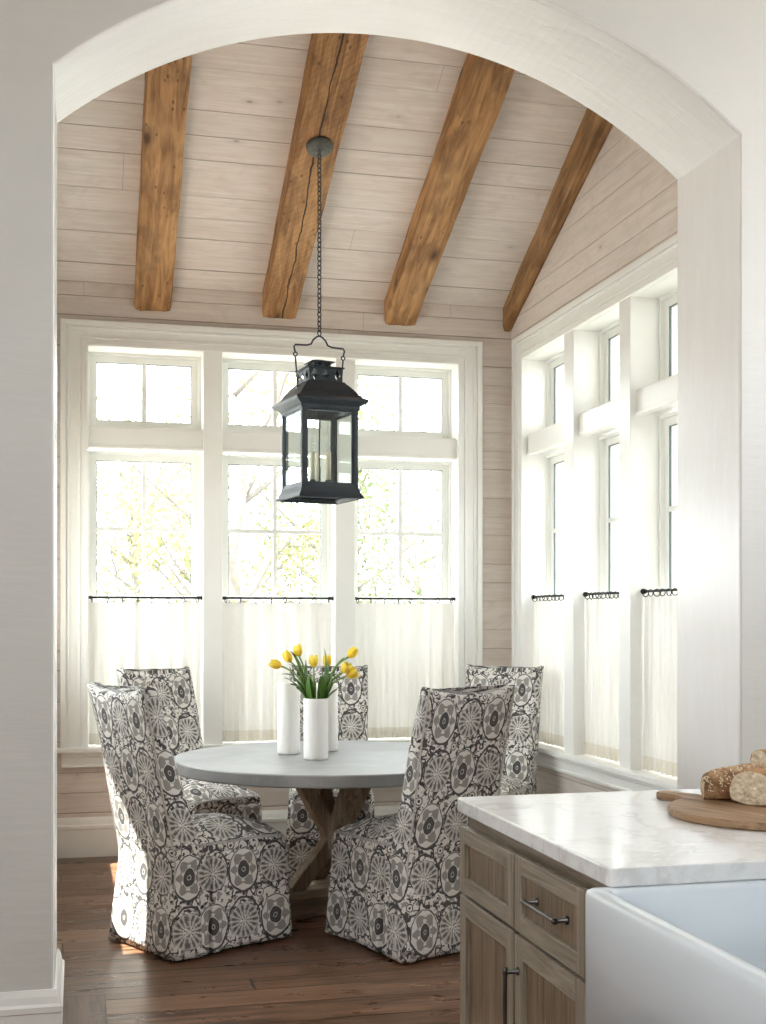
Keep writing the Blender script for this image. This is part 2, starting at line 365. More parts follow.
# ------------------------------------------------------------------ mesh helpers
class MB:
    def __init__(s): s.v = []; s.f = []; s.uv = []; s.mi = []; s.sm = []
    def face(s, idx, uv=None, mi=0, sm=False):
        s.f.append(tuple(idx)); s.uv.append(uv); s.mi.append(mi); s.sm.append(sm)
    def box(s, x0, x1, y0, y1, z0, z1, M=None, mi=0):
        b = len(s.v)
        for z in (z0, z1):
            for x, y in ((x0, y0), (x1, y0), (x1, y1), (x0, y1)):
                p = Vector((x, y, z)); s.v.append(M @ p if M is not None else p)
        for q in ((3, 2, 1, 0), (4, 5, 6, 7), (0, 1, 5, 4), (1, 2, 6, 5), (2, 3, 7, 6), (3, 0, 4, 7)):
            s.face([b + i for i in q], mi=mi)
        return s
    def rings(s, rs, uvs=None, cap0=True, cap1=True, closed=True, sm=True, mi=0, M=None):
        b = len(s.v); n = len(rs[0])
        for r in rs:
            for p in r:
                p = Vector(p); s.v.append(M @ p if M is not None else p)
        for i in range(len(rs) - 1):
            for j in range(n if closed else n - 1):
                k = (j + 1) % n
                uv = None
                if uvs:
                    nn = len(uvs[0])
                    uv = (uvs[i][j], uvs[i][(j + 1) if j + 1 < nn else 0], uvs[i + 1][(j + 1) if j + 1 < nn else 0], uvs[i + 1][j])
                s.face((b + i * n + j, b + i * n + k, b + (i + 1) * n + k, b + (i + 1) * n + j), uv, mi, sm)
        if cap0: s.face([b + j for j in range(n)][::-1], [uvs[0][j] for j in range(n)][::-1] if uvs else None, mi, False)
        if cap1:
            t = b + (len(rs) - 1) * n
            s.face([t + j for j in range(n)], [uvs[-1][j] for j in range(n)] if uvs else None, mi, False)
        return s
    def lathe(s, prof, n=32, cx=0, cy=0, M=None, cap0=True, cap1=True, sm=True, mi=0):
        return s.rings([[(cx + r * cos(2 * pi * j / n), cy + r * sin(2 * pi * j / n), z) for j in range(n)] for r, z in prof], None, cap0, cap1, True, sm, mi, M)
    def tube(s, pts, r, n=8, caps=True, mi=0, closed=False):
        pts = [Vector(p) for p in pts]; rs = []
        up = None
        N = len(pts)
        for i, p in enumerate(pts):
            a = pts[(i - 1) % N] if (i or closed) else p; c = pts[(i + 1) % N] if (i < N - 1 or closed) else p
            t = (c - a).normalized()
            if up is None:
                up = t.orthogonal().normalized()
            up = (up - t * up.dot(t)).normalized()
            w = t.cross(up)
            rr = r[i] if isinstance(r, (list, tuple)) else r
            rs.append([p + (up * cos(2 * pi * j / n) + w * sin(2 * pi * j / n)) * rr for j in range(n)])
        if closed:
            rs.append(rs[0]); caps = False
        return s.rings(rs, None, caps, caps, True, True, mi)
    def build(s, name, mat, parent=None, bevel=0, weld=False, subsurf=0):
        me = bpy.data.meshes.new(name); me.from_pydata([tuple(p) for p in s.v], [], s.f)
        if any(u is not None for u in s.uv):
            ul = me.uv_layers.new(name='UVMap'); li = 0
            for f, uv in zip(s.f, s.uv):
                for k in range(len(f)):
                    if uv is not None: ul.data[li].uv = uv[k]
                    li += 1
        me.polygons.foreach_set('use_smooth', s.sm); me.polygons.foreach_set('material_index', s.mi)
        for q in (mat if isinstance(mat, (list, tuple)) else [mat]): me.materials.append(MAT[q] if isinstance(q, str) else q)
        me.update()
        bm = bmesh.new(); bm.from_mesh(me)
        if weld: bmesh.ops.remove_doubles(bm, verts=bm.verts, dist=1e-5)
        bmesh.ops.recalc_face_normals(bm, faces=bm.faces); bm.to_mesh(me); bm.free()
        o = bpy.data.objects.new(name, me); C.objects.link(o)
        if parent: o.parent = parent
        if bevel:
            b = o.modifiers.new('bevel', 'BEVEL'); b.width = bevel; b.segments = 2; b.limit_method = 'ANGLE'; b.angle_limit = radians(40)
        if subsurf:
            q = o.modifiers.new('sub', 'SUBSURF'); q.levels = q.render_levels = subsurf
        return o
def tag(o, label, cat, group=None, kind=None):
    o['label'] = label; o['category'] = cat
    if group: o['group'] = group
    if kind: o['kind'] = kind
    return o
def thing(name, label, cat, loc=(0, 0, 0), rz=0, group=None):
    o = bpy.data.objects.new(name, None); C.objects.link(o)
    o.location = loc; o.rotation_euler = (0, 0, rz); o.empty_display_size = 0.1
    return tag(o, label, cat, group)
def struct(o): o['kind'] = 'structure'; return o
def dup(o, parent=None):
    c = o.copy(); C.objects.link(c); c.parent = parent
    for ch in list(o.children): dup(ch, c)
    return c
def rrect(cx, cy, hx, hy, r, n=5, seg=7):
    """rounded rectangle from the rear centre, counter-clockwise; returns points and arc lengths"""
    pts = []
    def side(a, b, k):
        for i in range(k): pts.append((a[0] + (b[0] - a[0]) * i / k, a[1] + (b[1] - a[1]) * i / k))
    def corner(x, y, a0):
        for i in range(n): a = a0 + pi / 2 * i / n; pts.append((x + r * cos(a), y + r * sin(a)))
    side((0, -hy), (hx - r, -hy), seg); corner(hx - r, -hy + r, -pi / 2)
    side((hx, -hy + r), (hx, hy - r), seg * 2); corner(hx - r, hy - r, 0)
    side((hx - r, hy), (-hx + r, hy), seg * 2); corner(-hx + r, hy - r, pi / 2)
    side((-hx, hy - r), (-hx, -hy + r), seg * 2); corner(-hx + r, -hy + r, pi)
    side((-hx + r, -hy), (0, -hy), seg)
    L = [0.0]
    for i in range(1, len(pts) + 1):
        a = pts[i - 1]; b = pts[i % len(pts)]; L.append(L[-1] + hypot(b[0] - a[0], b[1] - a[1]))
    return [(cx + p[0], cy + p[1]) for p in pts], L

# ------------------------------------------------------------------ the room shell
def wall_with_opening(name, mp, u0, u1, th, z0, z1, openings, mats):
    """wall in (u, d, z) with rectangular openings; mp maps to the world"""
    mb = MB()
    us = sorted({u0, u1, *[v for o in openings for v in o[:2]]})
    zs = sorted({z0, z1, *[v for o in openings for v in o[2:]]})
    for a, b in zip(us, us[1:]):
        run = None
        for c, d in list(zip(zs, zs[1:])) + [(None, None)]:
            hole = c is None or any(o[0] <= a + 1e-6 and b <= o[1] + 1e-6 and o[2] <= c + 1e-6 and d <= o[3] + 1e-6 for o in openings)
            if not hole: run = (run[0], d) if run else (c, d)
            elif run:
                p = mp(a, 0, run[0]); q = mp(b, th, run[1])
                mb.box(min(p[0], q[0]), max(p[0], q[0]), min(p[1], q[1]), max(p[1], q[1]), run[0], run[1]); run = None
    return struct(mb.build(name, mats))
def mbox(mb, mp, u0, u1, d0, d1, z0, z1):
    p = mp(u0, d0, z0); q = mp(u1, d1, z1)
    mb.box(min(p[0], q[0]), max(p[0], q[0]), min(p[1], q[1]), max(p[1], q[1]), z0, z1)
mp_back = lambda u, d, z: (u, BY + d, z)
mp_right = lambda u, d, z: (RX + d, u, z)
mp_left = lambda u, d, z: (LX - d, u, z)
TH = 0.26
ZS, ZT = 0.655, 3.077
floor_ob = struct(MB().box(-2.7, 4.3, -4.2, 8.0, -0.06, 0.0).build('floor', 'floor'))
wall_with_opening('wall_back', mp_back, LX - TH, RX + TH, TH, 0, 3.46, [(0.058, 2.39, ZS, ZT)], 'wall_planks')
# the right wall has a gable top that follows the ceiling
def gable(name, X0, X1, yA, yB, opening):
    zc = lambda y: 3.455 + K * (BY - y) - 0.002
    mb = MB()
    def prism(pts):
        b = len(mb.v)
        for x in (X0, X1):
            for y, z in pts: mb.v.append(Vector((x, y, z)))
        n = len(pts)
        mb.face([b + i for i in range(n)]); mb.face([b + n + i for i in range(n)][::-1])
        for i in range(n):
            j = (i + 1) % n; mb.face((b + i, b + n + i, b + n + j, b + j))
    a, c, z0, z1 = opening
    prism([(yA, 0), (a, 0), (a, z1), (yA, z1)]); prism([(c, 0), (yB, 0), (yB, z1), (c, z1)])
    if z0 > 0: prism([(a, 0), (c, 0), (c, z0), (a, z0)])
    prism([(yA, z1), (yB, z1), (yB, zc(yB)), (yA, zc(yA))])
    return struct(mb.build(name, 'side_planks'))
gable('wall_right', RX, RX + TH, A1, BY, (5.18, 7.45, ZS, ZT))
gable('wall_left', LX - TH, LX, A1, BY, (5.34, 7.45, 1.14, 2.44))

def slope_slab():
    mb = MB(); mb.box(LX - TH, RX + TH, -3.6, 0.32, 0.0, 0.12)
    o = mb.build('ceiling', 'ceiling_planks'); o.location = (0, BY, 3.455); o.rotation_euler = (-atan(K), 0, 0)
    return struct(o)
slope_slab()

# arch wall between kitchen and nook
XL, XR, ZSP, ZPK = -0.070, 2.366, 3.205, 3.655
XC = (XL + XR) / 2; HW = (XR - XL) / 2; SG = ZPK - ZSP; RAD = (HW * HW + SG * SG) / (2 * SG)
def arch_wall():
    N = 64; arc = []
    a1 = atan2(-(RAD - SG), HW) ; th0 = math.acos(HW / RAD)
    for i in range(N + 1):
        t = pi - th0 - (pi - 2 * th0) * i / N
        arc.append((XC + RAD * cos(t), ZPK - RAD + RAD * sin(t)))
    out = [(-2.6, 0), (XL, 0)] + arc + [(XR, 0), (4.2, 0), (4.2, 5.2), (-2.6, 5.2)]
    mb = MB(); n = len(out)
    for y in (A0, A1):
        for x, z in out: mb.v.append(Vector((x, y, z)))
    # faces in strips so that the concave outline stays clean
    def q(idx, mi): mb.face(idx, mi=mi)
    for base in (0, n):
        ai = [base + 2 + i for i in range(N + 1)]
        mb.face([base + 0, base + 1, ai[0], base + n - 1] if True else [], mi=0)
        mb.face([base + n - 4, base + n - 3, base + n - 2, ai[-1]], mi=0)
        mid = N // 2
        tl, tr = base + n - 1, base + n - 2
        for i in range(mid): mb.face([ai[i], ai[i + 1], tl], mi=0)
        mb.face([ai[mid], tr, tl], mi=0)
        for i in range(mid, N): mb.face([ai[i], ai[i + 1], tr], mi=0)
    for i in range(n):
        j = (i + 1) % n; inner = 1 <= i <= N + 2
        mb.face((i, j, n + j, n + i), mi=1 if inner else 0)
    o = mb.build('wall_arch', ['plaster', 'arch_lining'])
    return struct(o)
wa = arch_wall()
b = wa.modifiers.new('bevel', 'BEVEL'); b.width = 0.012; b.segments = 3; b.limit_method = 'ANGLE'; b.angle_limit = radians(60)

# the kitchen around the camera
wall_with_opening('wall_kitchen_left', lambda u, d, z: (-2.6 - d, u, z), -4.2, A0, 0.2, 0, 4.0, [(-2.2, 1.0, 1.75, 3.4)], 'plaster')
wall_with_opening('wall_kitchen_right', lambda u, d, z: (4.2 + d, u, z), -4.2, A1, 0.2, 0, 4.0, [(1.0, 3.7, 2.1, 3.7)], 'plaster')
wall_with_opening('wall_kitchen_rear', lambda u, d, z: (u, -4.2 - d, z), -2.8, 4.4, 0.2, 0, 4.0, [], 'plaster')
struct(MB().box(-2.8, 4.4, -4.4, A0, 4.0, 4.1).build('ceiling_kitchen', 'kitchen_ceiling'))

# eaves outside the two window walls, shading the reveals; the unseen back one is added
def eave(name, x0, x1, y0, y1, z):
    mb = MB(); mb.box(x0, x1, y0, y1, z, z + 0.05); mb.box(x0, x1, y0, y1, z + 0.06, z + 0.16)
    mb = MB(); mb.rings([[(x0, y0, z), (x1, y0, z), (x1, y1, z), (x0, y1, z)], [(x0, y0, z + 0.16), (x1, y0, z + 0.16), (x1, y1, z + 0.16), (x0, y1, z + 0.16)]], sm=False)
    struct(mb.build(name, 'stucco', bevel=0.01))
eave('trim_added_eave_back', LX - 0.8, RX + 1.1, BY + TH, BY + 0.85, 3.36)
eave('trim_eave_right', RX + TH, RX + 1.1, A1, BY + TH - 0.002, 3.36)

# ------------------------------------------------------------------ windows
def frame3(mb, mp, u0, u1, z0, z1, w, d0, d1, bottom=True):
    mbox(mb, mp, u0, u0 + w, d0, d1, z0, z1); mbox(mb, mp, u1 - w, u1, d0, d1, z0, z1)
    mbox(mb, mp, u0 + w, u1 - w, d0, d1, z1 - w, z1)
    if bottom: mbox(mb, mp, u0 + w, u1 - w, d0, d1, z0, z0 + w)
def window_set(idx0, mp, bays, trim_name):
    lo, hi = bays[0][0], bays[-1][1]
    # casing with stepped moulding
    mb = MB()
    steps = [(0.155, -0.020), (0.155, -0.034)]
    for (o0, o1, d) in ((0.155, 0.0, 0.020), (0.155, 0.122, 0.036), (0.112, 0.098, 0.027), (0.052, 0.036, 0.029), (0.034, 0.0, 0.026), (0.012, -0.008, 0.031)):
        u0, u1, zt = lo - o0, hi + o0, ZT + o0 * 0.93
        w = o0 - o1
        mbox(mb, mp, u0, u0 + w, -d, 0.0, ZS, zt); mbox(mb, mp, u1 - w, u1, -d, 0.0, ZS, zt); mbox(mb, mp, u0 + w, u1 - w, -d, 0.0, zt - w, zt)
    for (a, b), (c, d_) in zip(bays, bays[1:]):
        mbox(mb, mp, b, c, -0.022, 0.215, ZS, ZT)
    mbox(mb, mp, lo, hi, 0.0, 0.24, ZT - 0.012, ZT + 0.0)
    mbox(mb, mp, lo, lo + 0.006, 0.0, 0.24, ZS, ZT - 0.012); mbox(mb, mp, hi - 0.006, hi, 0.0, 0.24, ZS, ZT - 0.012)
    c = struct(mb.build('trim_' + trim_name, 'white_paint', bevel=0.0025))
    # sill and apron
    mb = MB()
    mbox(mb, mp, lo - 0.185, hi + 0.185, -0.062, 0.0, ZS - 0.026, ZS + 0.004)
    mbox(mb, mp, lo, hi, 0.0, 0.2, ZS - 0.02, ZS + 0.004)
    mbox(mb, mp, lo - 0.15, hi + 0.15, -0.020, 0.0, ZS - 0.115, ZS - 0.026)
    mbox(mb, mp, lo - 0.15, hi + 0.15, -0.036, 0.0, ZS - 0.048, ZS - 0.026)
    mbox(mb, mp, lo - 0.15, hi + 0.15, -0.030, 0.0, ZS - 0.115, ZS - 0.096)
    struct(mb.build('trim_sill_' + trim_name, 'white_paint', bevel=0.004))
    for k, (a, b) in enumerate(bays):
        w = thing('window_%d' % (idx0 + k), '', '', (0, 0, 0)); del w['label']; del w['category']; struct(w)
        zt0, zt1 = 2.470, 2.600           # transom bar
        mb = MB(); mbox(mb, mp, a, b, 0.012, 0.235, zt0 + 0.012, zt1 - 0.012); mbox(mb, mp, a, b, 0.004, 0.06, zt0 - 0.008, zt0 + 0.012)
        mbox(mb, mp, a, b, 0.02, 0.20, zt1 - 0.012, zt1 - 0.004)
        mb.build('transom_bar', 'white_paint', w, bevel=0.006)
        for part, z0, z1, rows in (('upper_sash', zt1 - 0.004, ZT - 0.01, 1), ('lower_sash', ZS + 0.01, zt0 - 0.008, 4)):
            mb = MB(); frame3(mb, mp, a, b, z0, z1, 0.018, 0.135, 0.235); frame3(mb, mp, a + 0.016, b - 0.016, z0 + 0.014, z1 - 0.014, 0.042, 0.160, 0.222)
            gu0, gu1, gz0, gz1 = a + 0.058, b - 0.058, z0 + 0.056, z1 - 0.056
            cm = (gu0 + gu1) / 2; mbox(mb, mp, cm - 0.014, cm + 0.014, 0.162, 0.205, gz0, gz1)
            for r in range(1, rows):
                zz = gz0 + (gz1 - gz0) * r / rows; mbox(mb, mp, gu0, gu1, 0.1635, 0.2035, zz - 0.013, zz + 0.013)
            s_ = mb.build(part, 'sash_paint', w, bevel=0.002)
            mb = MB(); frame3(mb, mp, gu0 - 0.002, gu1 + 0.002, gz0 - 0.002, gz1 + 0.002, 0.006, 0.166, 0.178)
            mb.build('glazing_spacer', 'spacer', s_)
            mb = MB(); mbox(mb, mp, gu0 - 0.001, gu1 + 0.001, 0.170, 0.174, gz0 - 0.001, gz1 + 0.001)
            mb.build('glass_pane', 'window_glass', s_)
back_bays = [(0.058, 0.752), (0.869, 1.579), (1.705, 2.390)]
right_bays = [(5.18, 5.87), (6.002, 6.616), (6.757, 7.45)]
window_set(1, mp_back, back_bays, 'back')
window_set(4, mp_right, right_bays, 'right')
# unseen left wall: sash where the sun comes in, two more added for daylight
mb = MB()
for k, (a, b) in enumerate(((5.34, 6.03), (6.12, 6.74), (6.83, 7.45))):
    w = thing('window_%d' % (7 + k), '', ''); del w['label']; del w['category']; struct(w)
    q = MB(); frame3(q, mp_left, a, b, 1.14, 2.44, 0.03, 0.03, 0.07); fr = q.build('sash', 'sash_paint', w)
    q = MB(); mbox(q, mp_left, a + 0.029, b - 0.029, 0.048, 0.052, 1.169, 2.411); q.build('glass_pane', 'window_glass', fr)
    if k: mbox(mb, mp_left, a - 0.09, a, -0.02, 0.2, 1.14, 2.44)
frame3(mb, mp_left, 5.23, 7.56, 1.03, 2.55, 0.11, -0.02, 0.0); struct(mb.build('trim_left', 'white_paint', bevel=0.003))

# baseboards
def baseboard(name, segs):
    mb = MB()
    for (x0, y0, x1, y1, nx, ny, e0, e1) in segs:     # wall line, normal into the room, outward mitres
        prof = [(0, 0), (0.020, 0), (0.020, 0.165), (0.026, 0.170), (0.026, 0.188), (0.018, 0.196), (0.014, 0.218), (0.006, 0.238), (0, 0.238)]
        dx, dy = (x1 - x0), (y1 - y0); l = hypot(dx, dy); dx /= l; dy /= l; rs = []
        for (x, y, e, sg) in ((x0, y0, e0, -1), (x1, y1, e1, 1)):
            rs.append([(x + nx * p + dx * e * p * sg, y + ny * p + dy * e * p * sg, z) for p, z in prof])
        mb.rings(rs, sm=False)
    return struct(mb.build(name, 'white_paint'))
baseboard('baseboard_back', [(LX, BY, RX, BY, 0, -1, 0, 0)])
baseboard('baseboard_right', [(RX, A1, RX, BY, -1, 0, 0, 0)])
baseboard('baseboard_left', [(LX, A1, LX, BY, 1, 0, 0, 0)])
baseboard('baseboard_arch', [(-2.6, A0, XL, A0, 0, -1, 0, 1), (XR, A0, 4.2, A0, 0, -1, 1, 0), (XL, A0, XL, A1, 1, 0, 1, 1), (XR, A0, XR, A1, -1, 0, 1, 1)])

# ------------------------------------------------------------------ beams
def beam(x0, x1, x0t, x1t, mat, label, seed, grow=0.0):
    mb = MB(); ca = cos(atan(K)); L = (BY - 0.0 - 4.66) / ca
    dep = 0.150 * ca; NS = 46; rs = []
    for i in range(NS + 1):
        s_ = -L * i / NS; t = i / NS * 1.55
        a = x0 + (x0t - x0) * t; b_ = x1 + (x1t - x1) * t; cx = (x0 + x1) / 2
        dep = 0.150 * ca + grow * t * ca; ring = []
        def wv(k): return (noise.noise(Vector((seed + k * 3.3, s_ * 2.2, 0))) * 0.006 + noise.noise(Vector((seed + k, s_ * 9, 4))) * 0.0025)
        per = []
        for j in range(5): per.append((a, -0.002 - (dep) * j / 4))
        for j in range(1, 7): per.append((a + (b_ - a) * j / 6, -0.002 - dep))
        for j in range(1, 5): per.append((b_, -0.002 - dep + dep * j / 4))
        for k, (x, z) in enumerate(per):
            edge = k in (4, 10)
            fx = 0.006 if k == 4 else (-0.006 if k == 10 else 0)
            right_flush = (b_ > RX - 0.01 and x > RX - 0.02)
            ring.append((x - cx + (0 if right_flush else wv(k) + fx), s_ , min(-0.002, z + (wv(k + 20) if z < -0.01 else 0) + (0.006 if edge else 0))))
        rs.append(ring)
    mb.rings(rs, closed=True, sm=False)
    o = mb.build('ceiling_beam', mat); o.location = (cx, BY - 0.075, 3.455 + K * 0.075); o.rotation_euler = (-atan(K), 0, 0)
    # cut the foot plumb with the wall
    bm = bmesh.new(); bm.from_mesh(o.data)
    for v in bm.verts:
        if abs(v.co.y) < 1e-6: v.co.y = 0.0735 / cos(atan(K)) - v.co.z * K
    bm.to_mesh(o.data); bm.free()
    tag(o, label, 'beam', 'reclaimed timber rafters on the sloping ceiling'); return o
beam(0.338, 0.556, 0.325, 0.535, 'beam_knotty', 'straight knotty brown rafter nearest the left jamb of the arch', 1.0)
beam(1.118, 1.333, 1.114, 1.372, 'beam_cracked', 'brown rafter with a long dark crack, the lantern canopy fixed to it', 4.0)
beam(1.899, 2.108, 1.918, 2.150, 'beam_plain', 'wide orange-brown rafter to the right of the lantern chain', 7.0)
beam(2.694, 2.7505, 2.645, 2.7505, 'beam_dark', 'dark narrow rafter lying against the right gable wall', 11.0, 0.075)

# ------------------------------------------------------------------ curtains
def curtain(mp, a, b, rod_label, cur_label, nr, seed, zr=1.560):
    root_r = thing('curtain_rod', rod_label, 'curtain rod', mp((a + b) / 2, 0.05, zr), 0, 'iron cafe curtain rods')
    L0 = Vector(mp((a + b) / 2, 0.05, zr))
    def loc(u, d, z): return Vector(mp(u, d, z)) - L0
    mb = MB(); mb.tube([loc(a + 0.012, 0.05, zr), loc(b - 0.012, 0.05, zr)], 0.0065, 10); mb.build('rod', 'iron', root_r)
    for u, sgn in ((a, 1), (b, -1)):
        mb = MB(); mb.tube([loc(u + sgn * 0.0, 0.05, zr), loc(u + sgn * 0.006, 0.05, zr), loc(u + sgn * 0.008, 0.05, zr), loc(u + sgn * 0.030, 0.05, zr), loc(u + sgn * 0.034, 0.05, zr)], [0.015, 0.015, 0.010, 0.011, 0.006], 12)
        mb.build('end_socket', 'iron', root_r)
    root = thing('cafe_curtain', cur_label, 'curtain', (0, 0, 0), 0, 'white linen cafe curtains')
    rnd = random.Random(seed); W = b - a
    ring_u = [a + 0.03 + (W - 0.06) * k / (nr - 1) + (rnd.uniform(-0.008, 0.008) if 0 < k < nr - 1 else 0) for k in range(nr)]
    for u in ring_u:
        mb = MB(); tw = rnd.uniform(-0.5, 0.5); pts = []
        for j in range(18):
            t = 2 * pi * j / 18
            pts.append(mp(u + 0.017 * sin(t) * sin(tw), 0.05 + 0.017 * sin(t) * cos(tw), zr - 0.0098 + 0.017 * cos(t)))
        mb.tube(pts, 0.0028, 6, closed=True)
        mb.tube([mp(u, 0.05, zr - 0.026), mp(u, 0.052, zr - 0.033)], 0.002, 6)
        mb.build('ring', 'iron', root)
    mb = MB(); NU, NZ = 150, 26; zt, zb = zr - 0.026, ZS + 0.012; rs = []; ph = rnd.uniform(0, 9)
    npl = nr - 1
    for i in range(NZ + 1):
        t = i / NZ; z = zt + (zb - zt) * t; row = []
        for j in range(NU + 1):
            s_ = j / NU; u = a + 0.008 + (W - 0.016) * s_
            # gathered between the rings, deepening a little below
            w1 = sin(2 * pi * npl * s_ * 1.0 + 0.5 * sin(3 * s_ + ph) + 0.5 * t * sin(7 * s_ + ph))
            w2 = sin(2 * pi * npl * 2.3 * s_ + ph)
            dd = 0.055 + (0.007 + 0.011 * t) * w1 + (0.003 + 0.004 * t) * w2 * (0.4 + t)
            sag = 0.004 * (1 - t) * (1 - abs(cos(pi * npl * s_)))
            row.append(mp(u + 0.004 * t * w2, dd, z - sag))
        rs.append(row)
    mb.rings(rs, cap0=False, cap1=False, closed=False, sm=True); mb.build('linen_panel', 'linen', root)
names = ['left', 'middle', 'right']
for k, (a, b) in enumerate(back_bays):
    curtain(mp_back, a, b, 'black iron rod across the %s window of the back wall' % names[k], 'white linen cafe curtain in the %s window of the back wall' % names[k], 8, 10 + k)
for k, (a, b) in enumerate(reversed(right_bays)):
    w = ['side-wall window nearest the room corner', 'middle side-wall window', 'side-wall window next to the arch jamb'][k]
    curtain(mp_right, a, b, 'black iron rod across the ' + w, 'white linen cafe curtain in the ' + w, 11, 20 + k, 1.568)

# ------------------------------------------------------------------ slipcovered chairs
def fold(x, y, z, amp): return amp * noise.noise(Vector((x * 7, y * 7, z * 3.2)))
def make_chair(label):
    t = thing('slipcovered_chair', label, 'chair', (0, 0, 0), 0, 'slipcovered dining chairs around the round table')
    # backrest, one slab from ears to hem at the rear
    rs, uvs = [], []
    zs = [0.010 + 0.44 * i / 12 for i in range(12)] + [0.45 + 0.665 * i / 26 for i in range(27)]
    zt = 1.115
    def prof(z):
        k = max(0.0, z - 0.40) / 0.71
        yr = -0.300 - 0.140 * k ** 1.1
        if z < 0.4: yr += 0.0 - 0.012 * (1 - z / 0.4)
        th = 0.145 - 0.070 * min(1, max(0, (z - 0.5) / 0.6))
        hw = 0.236 - 0.004 * sin(min(1, k) * pi)
        if z < 0.4: hw += 0.010 * (1 - z / 0.4)
        return yr, th, hw
    def ring(z, inset=0.0, up=0.0):
        yr, th, hw = prof(z); r = min(0.032, th * 0.4)
        pts, L = rrect(0, yr + th / 2, hw - inset, th / 2 - inset * 0.8, max(0.006, r - inset * 0.3))
        row, uv = [], []
        for (x, y), l in zip(pts, L):
            e = min(1, abs(x) / hw)
            top = max(0, (z - 0.93) / 0.185)
            dz = top * (0.048 * e ** 3.0 - 0.014 + 0.003 * sin(x * 40)) + up
            dy = fold(x, y * 0 + 3, z, 0.010) + (-0.012 * top * e ** 4)
            fl = max(0, (0.4 - z) / 0.4); cr = fl * 0.020 * math.exp(-((hw - abs(x)) / 0.06) ** 2) + fl * 0.007 * sin(l * 21)
            row.append((x + fold(x + 9, y, z, 0.005) + cr * (1 if x > 0 else -1) * (abs(x) > hw - 0.04), y + dy + (cr * -1 if y < yr + th * 0.5 else 0), z + dz))
            uv.append((l / L[-1] * 1.216 + 0.228, z - 0.009 + up * 1.5))
        uv.append((1.216 + 0.228, z - 0.009 + up * 1.5))
        return row, uv
    for z in zs:
        a, b_ = ring(z); rs.append(a); uvs.append(b_)
    for ins, up in ((0.008, 0.008), (0.020, 0.012), (0.034, 0.012)):
        a, b_ = ring(zt, ins, up); rs.append(a); uvs.append(b_)
    mb = MB(); mb.rings(rs, uvs); mb.build('backrest', 'fabric', t)
    for sx in (-1, 1):      # welt down the rear corners
        pts = []
        for z in [0.02 + 1.09 * i / 40 for i in range(41)]:
            yr, th, hw = prof(z); top = max(0, (z - 0.93) / 0.185); c_ = 0.0085
            pts.append((sx * (hw - c_) + fold(sx * hw + 9, yr, z, 0.005), yr + c_ + fold(sx * hw, 3, z, 0.010) - 0.012 * top, z + top * 0.032))
        mb = MB(); mb.tube(pts, 0.0045, 6); mb.build('welt', 'welt', t)
    # skirt: front and sides, falling in soft folds, box pleats at the corners
    rs, uvs = [], []
    for i in range(15):
        z = 0.430 - (0.430 - 0.012) * i / 14; f = i / 14
        hx, y0, y1 = 0.236 + 0.012 * f, -0.200, 0.298 + 0.010 * f
        pts, L = rrect(0, (y0 + y1) / 2, hx, (y1 - y0) / 2, 0.022, seg=22)
        row, uv = [], []
        for (x, y), l in zip(pts, L):
            cd = min(hypot(abs(x) - hx, y - y1), abs(y + 0.128) if abs(x) > hx - 0.01 else 9)
            pl = f ** 0.8 * (0.020 * math.exp(-(cd / 0.05) ** 2)) - 0.040 * f ** 0.3 * math.exp(-(cd / 0.011) ** 2)
            wv = f * 0.006 * sin(l * 24 + 1.3) + min(1, f * 2.5) * fold(x + 2, y, z * 0.6, 0.012)
            n = Vector((x, y - 0.05, 0)).normalized()
            if y < -0.19: pl = 0
            row.append((x + n.x * (pl + wv), y + n.y * (pl + wv), z)); uv.append((l / L[-1] * 1.824 + 0.076, z - 0.009))
        uv.append((1.824 + 0.076, z - 0.009)); rs.append(row); uvs.append(uv)
    mb = MB(); mb.rings(rs, uvs); mb.build('skirt', 'fabric', t)
    # seat: crowned box cushion under the cover
    rs, uvs = [], []
    y0, y1, hx = -0.175, 0.298, 0.236
    for ins, z in ((0.000, 0.427), (0.000, 0.440), (0.001, 0.452), (0.004, 0.462), (0.011, 0.471), (0.030, 0.482), (0.06, 0.497), (0.10, 0.510), (0.15, 0.519), (0.20, 0.522)):
        pts, L = rrect(0, (y0 + y1) / 2, hx - ins, (y1 - y0) / 2 - ins, max(0.012, 0.035 - ins * 0.2))
        row, uv = [], []
        for (x, y), l in zip(pts, L):
            bulge = (z - 0.458) * 0.45 * (1 - ((y - 0.04) / 0.28) ** 2) if z > 0.458 else 0
            w_ = min(1, max(0, (z - 0.43) / 0.04)); row.append((x + w_ * fold(x, y, z, 0.004), y + w_ * fold(x + 5, y, z, 0.004), z + bulge + w_ * fold(x, y, 1, 0.006)))
            uv.append((x + 0.076, y + 0.12) if z > 0.462 else (l / L[-1] * 1.824 + 0.076, z - 0.009))
        uv.append(uv[0] if z > 0.462 else (1.9, z - 0.009)); rs.append(row); uvs.append(uv)
    mb = MB()
    mb.rings(rs[:5], uvs[:5], cap1=False)
    fix = [[(p[0] + 0.076, p[1] + 0.12) for p in r] + [(r[0][0] + 0.076, r[0][1] + 0.12)] for r in rs[4:]]
    mb.rings(rs[4:], fix, cap0=False)
    mb.build('seat', 'fabric', t, weld=True)
    return t
def place(o, x, y, ang, label):      # ang: facing direction in degrees from +X
    o.location = (x, y, 0); o.rotation_euler = (0, 0, radians(ang - 90)); o['label'] = label
ch = make_chair('chair')
